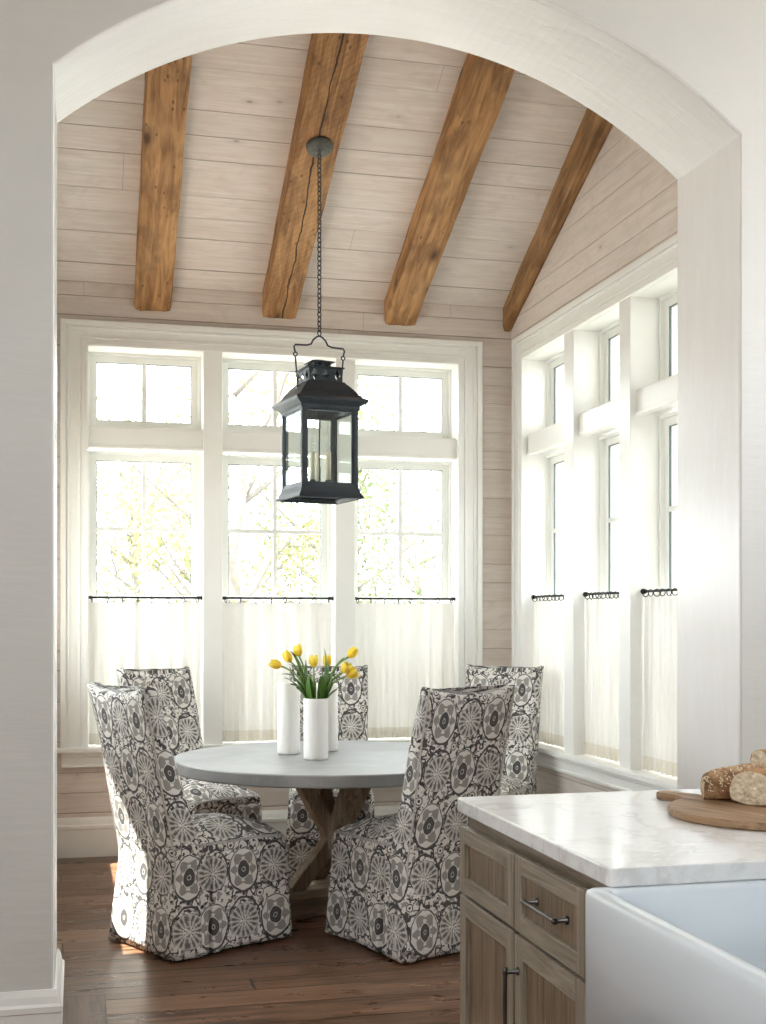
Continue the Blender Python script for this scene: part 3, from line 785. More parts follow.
spots = [(0.545, 5.600, 28, 'patterned slipcovered chair front left, sunlight on the lower part of its back'),
         (1.440, 5.365, 111, 'patterned slipcovered chair seen from behind, next to the wooden cabinet'),
         (0.635, 6.925, -60, 'patterned slipcovered chair behind the sunlit one, below the left window'),
         (1.418, 7.070, -100, 'patterned slipcovered chair on the far side of the table, behind the vases'),
         (2.255, 6.810, -127, 'patterned slipcovered chair in the corner between back and side windows')]
for i, (x, y, a, l) in enumerate(spots): place(ch if i == 0 else dup(ch), x, y, a, l)

# ------------------------------------------------------------------ round table
TX, TY, TZ, TR = 1.223, 5.985, 0.760, 0.780
tb = thing('round_table', 'round grey zinc-topped dining table on a crossed timber base', 'table', (TX, TY, 0), radians(15))
mb = MB(); mb.lathe([(TR - 0.05, TZ - 0.058), (TR - 0.006, TZ - 0.058), (TR, TZ - 0.052), (TR + 0.001, TZ - 0.006), (TR - 0.003, TZ), (0.02, TZ)], 128, sm=False); mb.build('tabletop', 'zinc', tb, bevel=0.002)
def timber(p, q, w, h, name, mat, parent, rz=0.0):
    p, q = Vector(p), Vector(q); d_ = (q - p).normalized(); side = Vector((cos(rz), sin(rz), 0)); side = (side - d_ * side.dot(d_)).normalized(); up = d_.cross(side)
    mb = MB(); rs = []
    for i in range(9):
        c_ = p + (q - p) * i / 8; j = Vector((noise.noise(c_ * 9), noise.noise(c_ * 9 + Vector((5, 0, 0))), 0)) * 0.004
        rs.append([c_ + j + side * a * w / 2 + up * b * h / 2 for a, b in ((-1, -1), (1, -1), (1, 1), (-1, 1))])
    mb.rings(rs, sm=False); return mb.build(name, mat, parent, bevel=0.005)
mb = MB(); mb.lathe([(0.16, 0.668), (0.27, 0.668), (0.27, TZ - 0.058), (0.16, TZ - 0.058)], 4); mb.box(-0.40, 0.40, -0.05, 0.05, 0.662, TZ - 0.0585); mb.box(-0.05, 0.05, -0.40, 0.40, 0.660, TZ - 0.059)
mb.build('top_bearer', 'base_wood', tb, bevel=0.003)
for k in range(4):
    a = pi / 2 * k
    ca, sa = cos(a), sin(a)
    timber((ca * 0.0, sa * 0.0, 0.345), (ca * 0.195, sa * 0.195, 0.672), 0.074, 0.070, 'upper_brace', 'trestle_wood', tb, a + pi / 2)
    timber((ca * 0.0, sa * 0.0, 0.375), (ca * 0.225, sa * 0.225, 0.118), 0.074, 0.070, 'lower_brace', 'trestle_wood', tb, a + pi / 2)
mb = MB(); mb.box(-0.055, 0.055, -0.055, 0.055, 0.315, 0.405); mb.build('centre_block', 'trestle_wood', tb, bevel=0.006)
for k in range(2):
    mb = MB(); M = Matrix.Rotation(pi / 2 * k, 4, 'Z')
    L = 0.37; pr = [(-L, 0.0), (-L - 0.01, 0.05), (-L + 0.03, 0.095), (-L + 0.10, 0.125), (L - 0.10, 0.125), (L - 0.03, 0.095), (L + 0.01, 0.05), (L, 0.0)]
    mb.rings([[(x, y, z * (1 if k == 0 else 0.99)) for x, z in pr] for y in (-0.07, 0.07)], sm=False, M=M)
    mb.build('base_sled', 'base_wood', tb, bevel=0.008)

# ------------------------------------------------------------------ vases and tulips
def vase(x, y, h, r, label, seed):
    mb = MB(); pr = [(r * 0.93, TZ + 0.001), (r * 0.985, TZ + 0.006), (r * 0.99, TZ + h * 0.5), (r, TZ + h - 0.004), (r - 0.002, TZ + h), (r - 0.006, TZ + h), (r - 0.008, TZ + h - 0.006), (r - 0.010, TZ + 0.02), (0.004, TZ + 0.012)]
    rs = []
    dense = []
    for (a, b_) in zip(pr[1:4], pr[2:4]):
        pass
    for r_, z in pr[:2] + [(r * 0.988, TZ + h * k / 14) for k in range(1, 14)] + pr[3:]:
        rs.append([((r_ + 0.0012 * noise.noise(Vector((cos(t) * 3 + seed, sin(t) * 3, z * 20)))) * cos(t), (r_ + 0.0012 * noise.noise(Vector((cos(t) * 3, sin(t) * 3 + seed, z * 24)))) * sin(t), z - TZ) for t in [2 * pi * j / 48 for j in range(48)]])
    mb.rings(rs); o = mb.build('vase', 'ceramic'); o.location = (x, y, TZ)
    return tag(o, label, 'vase', 'white ceramic cylinder vases on the table')
VX, VY, VH = 1.105, 5.858, 0.290
vase(VX, VY, VH, 0.060, 'white ceramic cylinder vase in front, holding the yellow tulips', 1)
vase(1.018, 6.125, 0.355, 0.057, 'tall empty white cylinder vase behind and left of the tulip vase', 2)
vase(1.232, 6.222, 0.340, 0.055, 'tall empty white cylinder vase behind and right of the tulip vase', 3)
CR = Vector((cos(0.24), -sin(0.24), 0)); CF = Vector((sin(0.24), cos(0.24), 0))
def bez(p0, p1, p2, n):
    return [p0 * (1 - t) ** 2 + p1 * 2 * t * (1 - t) + p2 * t * t for t in [i / n for i in range(n + 1)]]
def tulip(a, b_, z, label, openness, seed, lean, leaves):
    rnd = random.Random(seed)
    base = Vector((VX, VY, TZ))
    t = thing('tulip', label, 'flower', base, 0, 'yellow tulips in the front vase')
    side = CR * a + CF * b_
    nd = side.normalized()
    rim = nd * min(0.040, side.length * 0.35 + 0.012) + Vector((0, 0, VH + 0.002))
    foot = -nd * 0.022 + CR * rnd.uniform(-0.01, 0.01) + Vector((0, 0, 0.03))
    head = side + Vector((0, 0, z - TZ))
    axis = (nd * lean + Vector((0, 0, 1))).normalized()
    hb = head - axis * 0.032
    pts = [foot + (rim - foot) * i / 5 for i in range(5)] + bez(rim, rim + (hb - rim).dot(Vector((0, 0, 1))) * Vector((0, 0, 0.75)) + nd * 0.02, hb, 10)
    mb = MB(); mb.tube(pts, 0.0042, 8); mb.build('stem', 'stem_green', t)
    # bloom: three inner and three outer petals
    mb = MB(); X = axis.orthogonal().normalized(); Y = axis.cross(X)
    for k in range(6):
        inner = k % 2; th0 = k * pi / 3 + rnd.uniform(-0.1, 0.1); PH = 0.061 * (0.96 if inner else 1.0) * rnd.uniform(0.95, 1.05)
        grid = []; NU, NV = 6, 9; op = openness + rnd.uniform(0, 0.15) * (1 if openness > 0.3 else 0.3)
        for i in range(NV + 1):
            v = i / NV; row = []
            rad = 0.0220 * sin(pi * (0.06 + 0.82 * v ** 0.85)) ** 0.6 + op * 0.024 * v * v
            rad *= (0.9 if inner else 1.0)
            wid = 0.95 * (1 - v ** 5) ** 0.5 + 0.06
            for j in range(NU + 1):
                u = (j / NU - 0.5) * 2; an = th0 + u * wid * 0.72; rr = rad * (1 + 0.06 * (1 - abs(u))) 
                row.append(hb + (X * cos(an) + Y * sin(an)) * rr + axis * (PH * v - 0.004 * u * u * v))
            grid.append(row)
        b0 = len(mb.v)
        for r_ in grid: mb.v.extend(r_)
        for i in range(NV):
            for j in range(NU):
                q = b0 + i * (NU + 1) + j
                mb.face((q, q + 1, q + NU + 2, q + NU + 1), [(j / NU, i / NV), ((j + 1) / NU, i / NV), ((j + 1) / NU, (i + 1) / NV), (j / NU, (i + 1) / NV)], 0, True)
    o = mb.build('bloom', 'petal', t); s_ = o.modifiers.new('solid', 'SOLIDIFY'); s_.thickness = 0.0009
    for (la, lb, lz, w, droop) in [(p[0], p[1], p[2], p[3] * 1.2, p[4]) for p in leaves] + [(a * 0.62 + rnd.uniform(-0.03, 0.03), b_ * 0.6 + rnd.uniform(-0.04, 0.04), TZ + VH + (z - TZ - VH) * rnd.uniform(0.45, 0.75), 0.014, 0.1), (rnd.uniform(-0.06, 0.06), rnd.uniform(-0.05, 0.05), TZ + VH + rnd.uniform(0.07, 0.12), 0.016, 0.0)]:
        sd = CR * la + CF * lb; n2 = sd.normalized()
        r0 = n2 * 0.034 + Vector((0, 0, VH - 0.03)); tip = sd + Vector((0, 0, lz - TZ))
        path = bez(r0, r0 + Vector((0, 0, (tip - r0).z * (0.7 + droop))) + n2 * 0.03, tip, 14)
        mb = MB(); rows = []
        tw = rnd.uniform(-0.6, 0.6)
        for i, p in enumerate(path):
            q = i / 14; tg = (path[min(14, i + 1)] - path[max(0, i - 1)]).normalized()
            sv = tg.cross(n2 if abs(tg.dot(n2)) < 0.9 else Vector((0, 0, 1))).normalized(); sv = Matrix.Rotation(tw * q, 3, tg) @ sv; up = sv.cross(tg)
            ww = w * (sin(pi * min(1, 0.18 + 0.82 * q)) ** 0.75 if q < 1 else 0.02) + 0.0005
            rows.append([p + sv * ww * u + up * (0.35 * ww * abs(u) ** 1.5) for u in (-1, -0.5, 0, 0.5, 1)])
        mb.rings(rows, cap0=False, cap1=False, closed=False); o = mb.build('leaf', 'leaf_green', t)
        s_ = o.modifiers.new('solid', 'SOLIDIFY'); s_.thickness = 0.0012
P = 0.00476
tulip(-0.193, -0.03, 1.213, 'yellow tulip hanging out furthest to the left', 0.0, 1, 3.2, [(-0.165, 0.0, 1.165, 0.016, 0.35), (-0.12, -0.05, 1.12, 0.015, 0.2)])
tulip(-0.138, 0.035, 1.250, 'yellow tulip second from the left, tilted slightly outward', 0.05, 2, 0.55, [(-0.13, 0.03, 1.21, 0.010, 0.2), (-0.08, 0.06, 1.17, 0.014, 0.0)])
tulip(-0.090, 0.060, 1.279, 'yellow tulip standing highest on the left of the bouquet', 0.12, 3, 0.2, [(-0.125, 0.05, 1.275, 0.010, 0.1), (-0.05, 0.05, 1.23, 0.012, 0.0)])
tulip(-0.008, -0.050, 1.233, 'upright yellow tulip at the centre front of the bouquet', 0.18, 4, 0.05, [(-0.03, -0.05, 1.15, 0.016, 0.0), (0.025, -0.05, 1.16, 0.015, 0.0), (-0.045, 0.0, 1.23, 0.010, 0.0)])
tulip(0.052, 0.075, 1.228, 'small yellow tulip half hidden behind the tall centre leaf', 0.15, 5, 0.1, [(0.040, 0.03, 1.285, 0.011, 0.0), (0.055, 0.02, 1.22, 0.013, 0.0)])
tulip(0.176, 0.030, 1.268, 'yellow tulip reaching highest on the right', 0.05, 6, 1.0, [(0.135, 0.03, 1.245, 0.013, 0.1), (0.08, -0.02, 1.17, 0.017, 0.0)])
tulip(0.146, -0.040, 1.200, 'yellow tulip at the right below the highest one, closed', 0.1, 7, 0.7, [(0.115, 0.05, 1.15, 0.010, 0.3)])
tulip(0.176, -0.020, 1.170, 'open yellow tulip hanging lowest on the right', 0.45, 8, 2.0, [(0.07, 0.05, 1.13, 0.014, 0.0)])


# ------------------------------------------------------------------ lantern
LXY = (1.240, 6.474)
lt = thing('lantern_pendant', 'dark metal lantern with glass sides hanging on a chain from the rafter', 'pendant lamp', (*LXY, 2.05), radians(10.5)); lt.scale = (1.035, 1.035, 1)
def L(z): return z - 2.05
def sq(h, z): return [(-h, -h, L(z)), (h, -h, L(z)), (h, h, L(z)), (-h, h, L(z))]
def sqring(prof, inner=None):
    mb = MB(); mb.rings([sq(h, z) for h, z in prof], sm=False); return mb
# base pan with flared skirt
mb = MB()
mb.rings([sq(h, z) for h, z in ((0.168, 2.052), (0.174, 2.058), (0.160, 2.082), (0.152, 2.110), (0.152, 2.122), (0.140, 2.122), (0.140, 2.070), (0.162, 2.054))], cap0=False, cap1=False, sm=False)
mb.rings([sq(0.145, 2.080), sq(0.145, 2.088)], sm=False)
mb.build('base_pan', 'lantern_metal', lt)
h = 0.150
for sx in (-1, 1):
    for sy in (-1, 1):
        mb = MB(); x0, x1 = sorted((sx * h, sx * (h - 0.022))); y0, y1 = sorted((sy * h, sy * (h - 0.022))); mb.box(x0, x1, y0, y1, L(2.115), L(2.53)); mb.build('corner_post', 'lantern_metal', lt, bevel=0.002)
for k in range(4):
    M = Matrix.Rotation(pi / 2 * k, 4, 'Z')
    mb = MB(); g = h - 0.022
    for (x0, x1, z0, z1) in ((-g, -g + 0.010, 2.122, 2.51), (g - 0.010, g, 2.122, 2.51), (-g, g, 2.122, 2.134), (-g, g, 2.50, 2.51)):
        mb.box(x0, x1, -h + 0.004, -h + 0.014, L(z0), L(z1), M)
    fr = mb.build('side_frame', 'lantern_metal', lt)
    mb = MB(); mb.box(-g, g, -h + 0.0075, -h + 0.0095, L(2.125), L(2.508), M); mb.build('glass_pane', 'lantern_glass', fr)
# roof: fascia, ogee slope
mb = MB()
pr = [(0.150, 2.508), (0.156, 2.515), (0.158, 2.530), (0.186, 2.548), (0.192, 2.556), (0.192, 2.564), (0.182, 2.570), (0.166, 2.578), (0.152, 2.594), (0.136, 2.618), (0.118, 2.640), (0.104, 2.655), (0.098, 2.664)]
mb.rings([sq(a, z) for a, z in pr], cap0=False, sm=False)
mb.rings([sq(0.150, 2.508), sq(0.145, 2.512), sq(0.09, 2.60), sq(0.03, 2.62)], cap0=False, sm=False)
mb.build('roof', 'lantern_metal', lt)
# vented neck with lozenge holes
def vent(hh, z0, z1, holes, name):
    mb = MB(); zc = (z0 + z1) / 2; hz = (z1 - z0) / 2
    for k in range(4):
        M = Matrix.Rotation(pi / 2 * k, 4, 'Z')
        wd = 2 * hh / holes
        for q in range(holes):
            cx = -hh + wd * (q + 0.5)
            out = [(-wd / 2, -hz), (0, -hz), (wd / 2, -hz), (wd / 2, 0), (wd / 2, hz), (0, hz), (-wd / 2, hz), (-wd / 2, 0)]
            r = min(wd, 2 * hz) * 0.38
            inn = [(-r * 0.45, -r * 0.45), (0, -r * 1.25), (r * 0.45, -r * 0.45), (r * 0.95, 0), (r * 0.45, r * 0.45), (0, r * 1.25), (-r * 0.45, r * 0.45), (-r * 0.95, 0)]
            for y in (-hh, -hh + 0.003):
                b0 = len(mb.v)
                for (x, z) in out + inn: mb.v.append(M @ Vector((cx + x, y, L(zc + z))))
                for i in range(8):
                    j = (i + 1) % 8; mb.face((b0 + i, b0 + j, b0 + 8 + j, b0 + 8 + i))
            bb = len(mb.v) - 32
            for i in range(8):
                j = (i + 1) % 8; mb.face((bb + 8 + i, bb + 8 + j, bb + 24 + j, bb + 24 + i))
    return mb.build(name, 'lantern_metal', lt)
vent(0.090, 2.660, 2.735, 3, 'vent_neck')
mb = MB(); mb.rings([sq(0.090, 2.732), sq(0.099, 2.735), sq(0.099, 2.741), sq(0.05, 2.752)], sm=False); mb.build('neck_cover', 'lantern_metal', lt)
vent(0.044, 2.745, 2.772, 3, 'cap_vent')
mb = MB(); mb.rings([sq(0.044, 2.770), sq(0.062, 2.772), sq(0.062, 2.776), sq(0.01, 2.792)], sm=False); mb.build('cap', 'lantern_metal', lt)
# candle cluster
mb = MB(); mb.tube([(0, 0, L(2.09)), (0, 0, L(2.60))], 0.004, 8)
mb.lathe([(0.03, L(2.088)), (0.03, L(2.094)), (0.008, L(2.10))], 20)
mb.build('centre_rod', 'lantern_metal', lt)
for k in range(3):
    a = radians(80 + 120 * k); x, y = 0.048 * cos(a), 0.048 * sin(a)
    mb = MB(); mb.lathe([(0.004, L(2.105)), (0.022, L(2.118)), (0.024, L(2.135)), (0.018, L(2.150)), (0.0135, L(2.158))], 20, x, y); mb.tube([(0, 0, L(2.098)), (x * 0.6, y * 0.6, L(2.096)), (x, y, L(2.108))], 0.004, 8)
    arm = mb.build('candle_arm', 'lantern_metal', lt)
    mb = MB(); mb.lathe([(0.0135, L(2.155)), (0.0135, L(2.300)), (0.012, L(2.304)), (0.006, L(2.306))], 20, x, y); mb.build('candle_sleeve', 'candle', arm)
    mb = MB(); mb.lathe([(0.005, L(2.304)), (0.009, L(2.315)), (0.0125, L(2.335)), (0.009, L(2.36)), (0.003, L(2.385)), (0.0008, L(2.40))], 16, x, y); mb.build('bulb', 'lantern_glass', arm)
# bail handle and chain
mb = MB()
for sg in (-1, 1):
    mb = MB(); mb.tube([(sg * 0.118, 0, L(2.630)), (sg * 0.124, 0, L(2.72)), (sg * 0.130, 0, L(2.80))], 0.004, 8)
    mb.tube([(sg * 0.130 + 0.010 * sin(t), 0.010 * 0, L(2.812) + 0.010 * cos(t)) for t in [2 * pi * j / 14 for j in range(14)]], 0.0035, 8, closed=True)
    mb.box(sg * 0.118 - 0.008, sg * 0.118 + 0.008, -0.012, 0.012, L(2.622), L(2.650)); mb.build('handle_lug', 'lantern_metal', lt)
hp = [(-0.130, 2.818), (-0.138, 2.850), (-0.130, 2.862), (-0.070, 2.864), (-0.045, 2.872), (-0.034, 2.895), (-0.015, 2.912), (0, 2.918)]
hp = hp + [(-x, z) for x, z in hp[::-1][1:]]
mb = MB(); mb.tube([(x, 0.0, L(z)) for x, z in hp], 0.0048, 8); mb.build('handle', 'lantern_metal', lt)
mb = MB(); n = 0; z = 2.925
while z < 3.865:
    ln = 0.026
    pts = []
    for j in range(16):
        t = 2 * pi * j / 16; px = 0.0105 * cos(t); pz = z + 0.008 + (ln * 0.55) * (1 if sin(t) > 0 else -1) * abs(sin(t)) ** 0.7
        tw = n * pi / 2 + 0.35; pts.append((px * cos(tw), px * sin(tw), L(pz)))
    mb.tube(pts, 0.0032, 5, closed=True); z += 0.0245; n += 1
mb.build('chain', 'lantern_metal', lt)
# canopy on the sloping underside of the rafter
M = Matrix.Translation((0, 0, L(3.917))) @ Matrix.Rotation(-radians(10.5), 4, 'Z') @ Matrix.Rotation(-atan(K), 4, 'X')
mb = MB(); mb.lathe([(0.008, -0.050), (0.014, -0.040), (0.020, -0.032), (0.050, -0.024), (0.066, -0.012), (0.069, -0.004), (0.069, 0.0)], 32, M=M)
mb.tube([(0, 0, L(3.868)), (0, 0, L(3.885))], 0.006, 8)
mb.build('canopy', 'canopy_metal', lt)

# ------------------------------------------------------------------ kitchen island
isl = thing('island_cabinet', 'whitewashed oak kitchen cabinet with two drawers over two doors', 'cabinet', (1.077, 2.42, 0))
CXF = 1.066
def rel(x, y, z): return (x - 1.07, y - 2.42, z)
mb = MB(); mb.box(0.0, 1.10, -0.020, 0.985, 0.10, 0.835); mb.box(0.0, 1.10, -1.40, -0.9, 0.10, 0.835); mb.box(0.56, 1.10, -0.9, -0.02, 0.10, 0.835); mb.box(0.0, 0.56, -0.9, -0.02, 0.10, 0.58)
mb.build('carcass', 'cabinet_v', isl, bevel=0.002)
mb = MB(); mb.box(0.006, 1.09, -0.020, 0.975, 0.835, 0.8745); mb.box(0.006, 1.09, -1.39, -0.9, 0.835, 0.8745); mb.box(0.6, 1.09, -0.9, -0.02, 0.835, 0.8745); mb.build('top_rail', 'rail_wood', isl)
mb = MB(); mb.box(0.06, 1.04, -1.36, 0.93, 0.0, 0.10); mb.build('plinth', 'rail_wood', isl)
def shaker(name, y0, y1, z0, z1, w, grain, nplank):
    y0 -= 2.42; y1 -= 2.42
    mb = MB(); O = [(y0, z0), (y1, z0), (y1, z1), (y0, z1)]; I = [(y0 + w, z0 + w), (y1 - w, z0 + w), (y1 - w, z1 - w), (y0 + w, z1 - w)]
    # stiles run through, rails sit between them
    J = [(y0 + w, z0), (y1 - w, z0), (y1 - w, z1), (y0 + w, z1)]
    for x in (-0.020, -0.001):
        for q in (O, I, J): mb.v += [Vector((x, a, c)) for a, c in q]
    for k in (0, 12):
        o_, i_, j_ = k, k + 4, k + 8
        mb.face((o_, j_, i_, i_ + 3, j_ + 3, o_ + 3)); mb.face((j_ + 1, o_ + 1, o_ + 2, j_ + 2, i_ + 2, i_ + 1))
        mb.face((j_, j_ + 1, i_ + 1, i_), mi=1); mb.face((i_ + 3, i_ + 2, j_ + 2, j_ + 3), mi=1)
    for a, c in ((0, 8), (8, 9), (9, 1), (1, 2), (2, 10), (10, 11), (11, 3), (3, 0), (4, 5), (5, 6), (6, 7), (7, 4)): mb.face((a, c, c + 12, a + 12))
    fr = mb.build(name, ['cabinet_v', 'cabinet_h'], isl, bevel=0.003)
    mb = MB(); pw = (y1 - y0 - 2 * w) / nplank
    for k in range(nplank):
        mb.box(-0.008, -0.001, y0 + w + pw * k + (0.0015 if k else 0), y0 + w + pw * (k + 1) - (0.0015 if k < nplank - 1 else 0), z0 + w, z1 - w)
    mb.box(-0.003, -0.0005, y0 + w, y1 - w, z0 + w, z1 - w)
    mb.build('inset_panel', 'panel_wood', fr, bevel=0.0008)
    return fr
def pull(fr, p, q, lug):     # bar handle between two points in cabinet coordinates
    p, q = Vector(p), Vector(q); d_ = (q - p).normalized()
    mb = MB()
    off = Vector((-0.034, 0, 0))
    mb.tube([p + off - d_ * 0.012, p + off - d_ * 0.010, p + off, p + off + d_ * 0.018, (p + q) / 2 + off + Vector((-0.001, 0, 0)), q + off - d_ * 0.018, q + off, q + off + d_ * 0.010, q + off + d_ * 0.012], [0.003, 0.007, 0.0062, 0.0048, 0.0055, 0.0048, 0.0062, 0.007, 0.003], 12)
    for s_ in (p, q): mb.tube([s_, s_ + Vector((-0.004, 0, 0)), s_ + Vector((-0.006, 0, 0)), s_ + off], [0.011, 0.010, 0.0055, 0.0058], 12)
    return mb.build('handle', 'handle_metal', fr)
shaker('drawer', 2.950, 3.400, 0.652, 0.838, 0.046, 1, 2)
dr = shaker('drawer', 2.500, 2.940, 0.650, 0.840, 0.046, 1, 3)
pull(dr, (-0.0085, 2.815 - 2.42, 0.748), (-0.0085, 2.625 - 2.42, 0.748), 0)
shaker('door', 2.952, 3.400, 0.118, 0.643, 0.055, 1, 3)
dd = shaker('door', 2.500, 2.942, 0.118, 0.641, 0.055, 1, 3)
pull(dd, (-0.020, 2.916 - 2.42, 0.555), (-0.020, 2.916 - 2.42, 0.385), 0)
# worktop with the sink notch
mb = MB()
out = [(1.053, 2.362), (1.56, 2.362), (1.56, 1.545), (1.053, 1.545), (1.053, 0.99), (2.22, 0.99), (2.22, 3.425), (1.053, 3.425)]
def rc(pts, rads):
    r_ = []
    for i, (p, rr) in enumerate(zip(pts, rads)):
        a = Vector(pts[i - 1]) - Vector(p); b_ = Vector(pts[(i + 1) % len(pts)]) - Vector(p); p = Vector(p)
        if rr == 0: r_.append(tuple(p)); continue
        A, B_ = p + a.normalized() * rr, p + b_.normalized() * rr
        for k in range(6): t = k / 5; q = A * (1 - t) ** 2 + p * 2 * t * (1 - t) + B_ * t * t; r_.append(tuple(q))
    return r_
o2 = rc(out, [0.022, 0, 0, 0.022, 0.01, 0.01, 0.01, 0.02])
n = len(o2)
for z in (0.875, 0.915):
    for x, y in o2: mb.v.append(Vector((x, y, z)))
mb.face(list(range(n))[::-1]); mb.face(list(range(n, 2 * n)))
for i in range(n): j = (i + 1) % n; mb.face((i, j, n + j, n + i))
o = mb.build('worktop', 'marble', bevel=0.004); tag(o, 'white veined marble worktop on the oak cabinet', 'countertop')
# apron sink
sk = thing('farmhouse_sink', 'white fireclay apron-front sink at the bottom right', 'sink', (1.28, 1.955, 0.60))
X0, X1, Y0, Y1 = 1.006, 1.600, 1.515, 2.392
def rr3(hx, hy, r, z, cx=0, cy=0): return [(cx + p[0], cy + p[1], z) for p in rrect(0, 0, hx, hy, r, 6, 3)[0]]
cx, cy = (X0 + X1) / 2 - 1.28, (Y0 + Y1) / 2 - 1.955; hx, hy = (X1 - X0) / 2, (Y1 - Y0) / 2
icx = (1.048 + 1.568) / 2 - 1.28; ihx = 0.26; ihy = 0.405
rs = [rr3(hx, hy, 0.02, 0.0, cx, cy), rr3(hx, hy, 0.02, 0.250, cx, cy), rr3(hx, hy, 0.02, 0.262, cx, cy), rr3(hx - 0.003, hy - 0.003, 0.02, 0.270, cx, cy), rr3(hx - 0.010, hy - 0.010, 0.02, 0.274, cx, cy),
      rr3(ihx + 0.008, ihy + 0.008, 0.03, 0.274, icx, cy), rr3(ihx + 0.002, ihy + 0.002, 0.03, 0.270, icx, cy), rr3(ihx, ihy, 0.03, 0.260, icx, cy), rr3(ihx - 0.004, ihy - 0.004, 0.035, 0.06, icx, cy), rr3(ihx - 0.02, ihy - 0.02, 0.04, 0.035, icx, cy), rr3(ihx - 0.05, ihy - 0.05, 0.04, 0.03, icx, cy)]
mb = MB(); mb.rings(rs); mb.build('basin', 'sink', sk)
mb = MB(); mb.lathe([(0.045, 0.0305), (0.045, 0.033), (0.036, 0.033), (0.030, 0.031)], 24, icx, cy); mb.build('drain', 'handle_metal', sk)

# ------------------------------------------------------------------ bread board and breads
bd = (1.745, 2.895); ZB = 0.9155
mb = MB(); pts = []
R_ = 0.262; ha = radians(110)
n = 72
for k in range(n):
    a = 2 * pi * k / n; rr = R_ * (1 + 0.012 * sin(3 * a) + 0.01 * sin(2 * a + 1)); da = (a - ha + pi) % (2 * pi) - pi
    if abs(da) > 0.17: pts.append((a, rr * cos(a), rr * sin(a)))
def hpt(l, w): return (ha, l * cos(ha) - w * sin(ha), l * sin(ha) + w * cos(ha))
hand = [hpt(R_ * 1.03, -0.034), hpt(R_ + 0.05, -0.026), hpt(R_ + 0.10, -0.030), hpt(R_ + 0.125, -0.022), hpt(R_ + 0.135, 0), hpt(R_ + 0.125, 0.022), hpt(R_ + 0.10, 0.030), hpt(R_ + 0.05, 0.026), hpt(R_ * 1.03, 0.034)]
first = [p for p in pts if p[0] < ha]; rest = [p for p in pts if p[0] > ha]
outl = [(p[1], p[2]) for p in first + hand + rest]
Mr = Matrix.Rotation(-ha, 4, 'Z')
loc_out = [tuple((Mr @ Vector((x, y, 0)))[:2]) for x, y in outl]
rs = [[(x * s_, y * s_, z) for x, y in loc_out] for s_, z in ((0.985, 0.0), (1.0, 0.004), (1.0, 0.017), (0.99, 0.021))]
mb.rings(rs, sm=False); o = mb.build('bread_board', 'board_wood'); o.location = (bd[0], bd[1], ZB); o.rotation_euler = (0, 0, ha)
tag(o, 'round wooden bread board with a short handle on the marble worktop', 'cutting board')
ZT_ = ZB + 0.0215
def loaf(name, label, x, y, rz, lx, ly, hz, mats, cut0, cut1, seed, z0=ZT_, tilt=0, group=None):
    """half loaf lying along local x, cut planes at both ends when asked"""
    mb = MB(); N = 16; NR = 28; rs = []
    for i in range(N + 1):
        u = -1 + 2 * i / N
        if u < cut0 or u > cut1: continue
        s_ = sqrt(max(0.0, 1 - abs(u) ** 2.6)) if abs(u) < 1 else 0
        s_ = max(s_, 0.05)
        row = []
        for j in range(NR):
            t = 2 * pi * j / NR; yy = cos(t); zz = sin(t)
            q = 1 + 0.07 * noise.noise(Vector((u * 2 + seed, yy * 2, zz * 2)))
            Z_ = hz * 0.42 + (hz * 0.58 * zz if zz > 0 else hz * 0.42 * (-(abs(zz) ** 0.45))) * 1.0
            row.append((u * lx, yy * ly * s_ * q, max(0.0, hz * 0.42 * 1 + (Z_ - hz * 0.42) * s_ ** 0.6 * (q if zz > 0 else 1)) if zz > 0 else max(0.0, Z_) ))
        rs.append(row)
    mb.rings(rs, sm=True, cap0=False, cap1=False)
    for row, flip in ((rs[0], True), (rs[-1], False)):
        b0 = len(mb.v); cxx = sum(p[0] for p in row) / NR; c = Vector((cxx, 0, hz * 0.45))
        for r_ in (0.97, 0.6, 0.25):
            for p in row: q = c + (Vector(p) - c) * r_; q.x += 0.004 * noise.noise(q * 60); mb.v.append(q)
        for k in range(2):
            for j in range(NR): l = (j + 1) % NR; mb.face((b0 + k * NR + j, b0 + k * NR + l, b0 + (k + 1) * NR + l, b0 + (k + 1) * NR + j), mi=1, sm=True)
        mb.face([b0 + 2 * NR + j for j in range(NR)], mi=1)
        e = (0 if flip else (len(rs) - 1) * NR)
        for j in range(NR): l = (j + 1) % NR; mb.face((e + j, e + l, b0 + l, b0 + j), mi=0)
    o = mb.build(name, mats); o.location = (x, y, z0); o.rotation_euler = (0, tilt, rz)
    tag(o, label, 'bread', group); return o
lf = loaf('seeded_loaf', 'seeded brown loaf lying at the back of the wooden board', 1.790, 3.085, radians(6), 0.150, 0.075, 0.088, ['seeded_crust', 'crumb'], -1.0, 0.55, 1.0)
# seeds pressed into the crust
mb = MB(); rnd = random.Random(3)
me = lf.data
polys = [p for p in me.polygons if p.material_index == 0 and p.center.z > 0.02]
for k in range(620):
    p = rnd.choice(polys); c = p.center + Vector([rnd.uniform(-0.004, 0.004) for _ in range(3)]) * 0.8; nrm = p.normal
    a = nrm.orthogonal().normalized(); a = Matrix.Rotation(rnd.uniform(0, 6.28), 3, nrm) @ a; b_ = nrm.cross(a); c = p.center + a * rnd.uniform(-0.006, 0.006) + b_ * rnd.uniform(-0.006, 0.006)
    rs = []
    for t, w in ((-1, 0.1), (-0.5, 0.8), (0.2, 1.0), (0.8, 0.6), (1, 0.1)):
        rs.append([c + a * t * 0.0030 + b_ * w * 0.0016 * cos(q) + nrm * (0.0005 + w * 0.0013 * sin(q)) for q in [2 * pi * i / 6 for i in range(6)]])
    mb.rings(rs)
sd = mb.build('seeds', 'seed', lf); sd['kind'] = 'stuff'
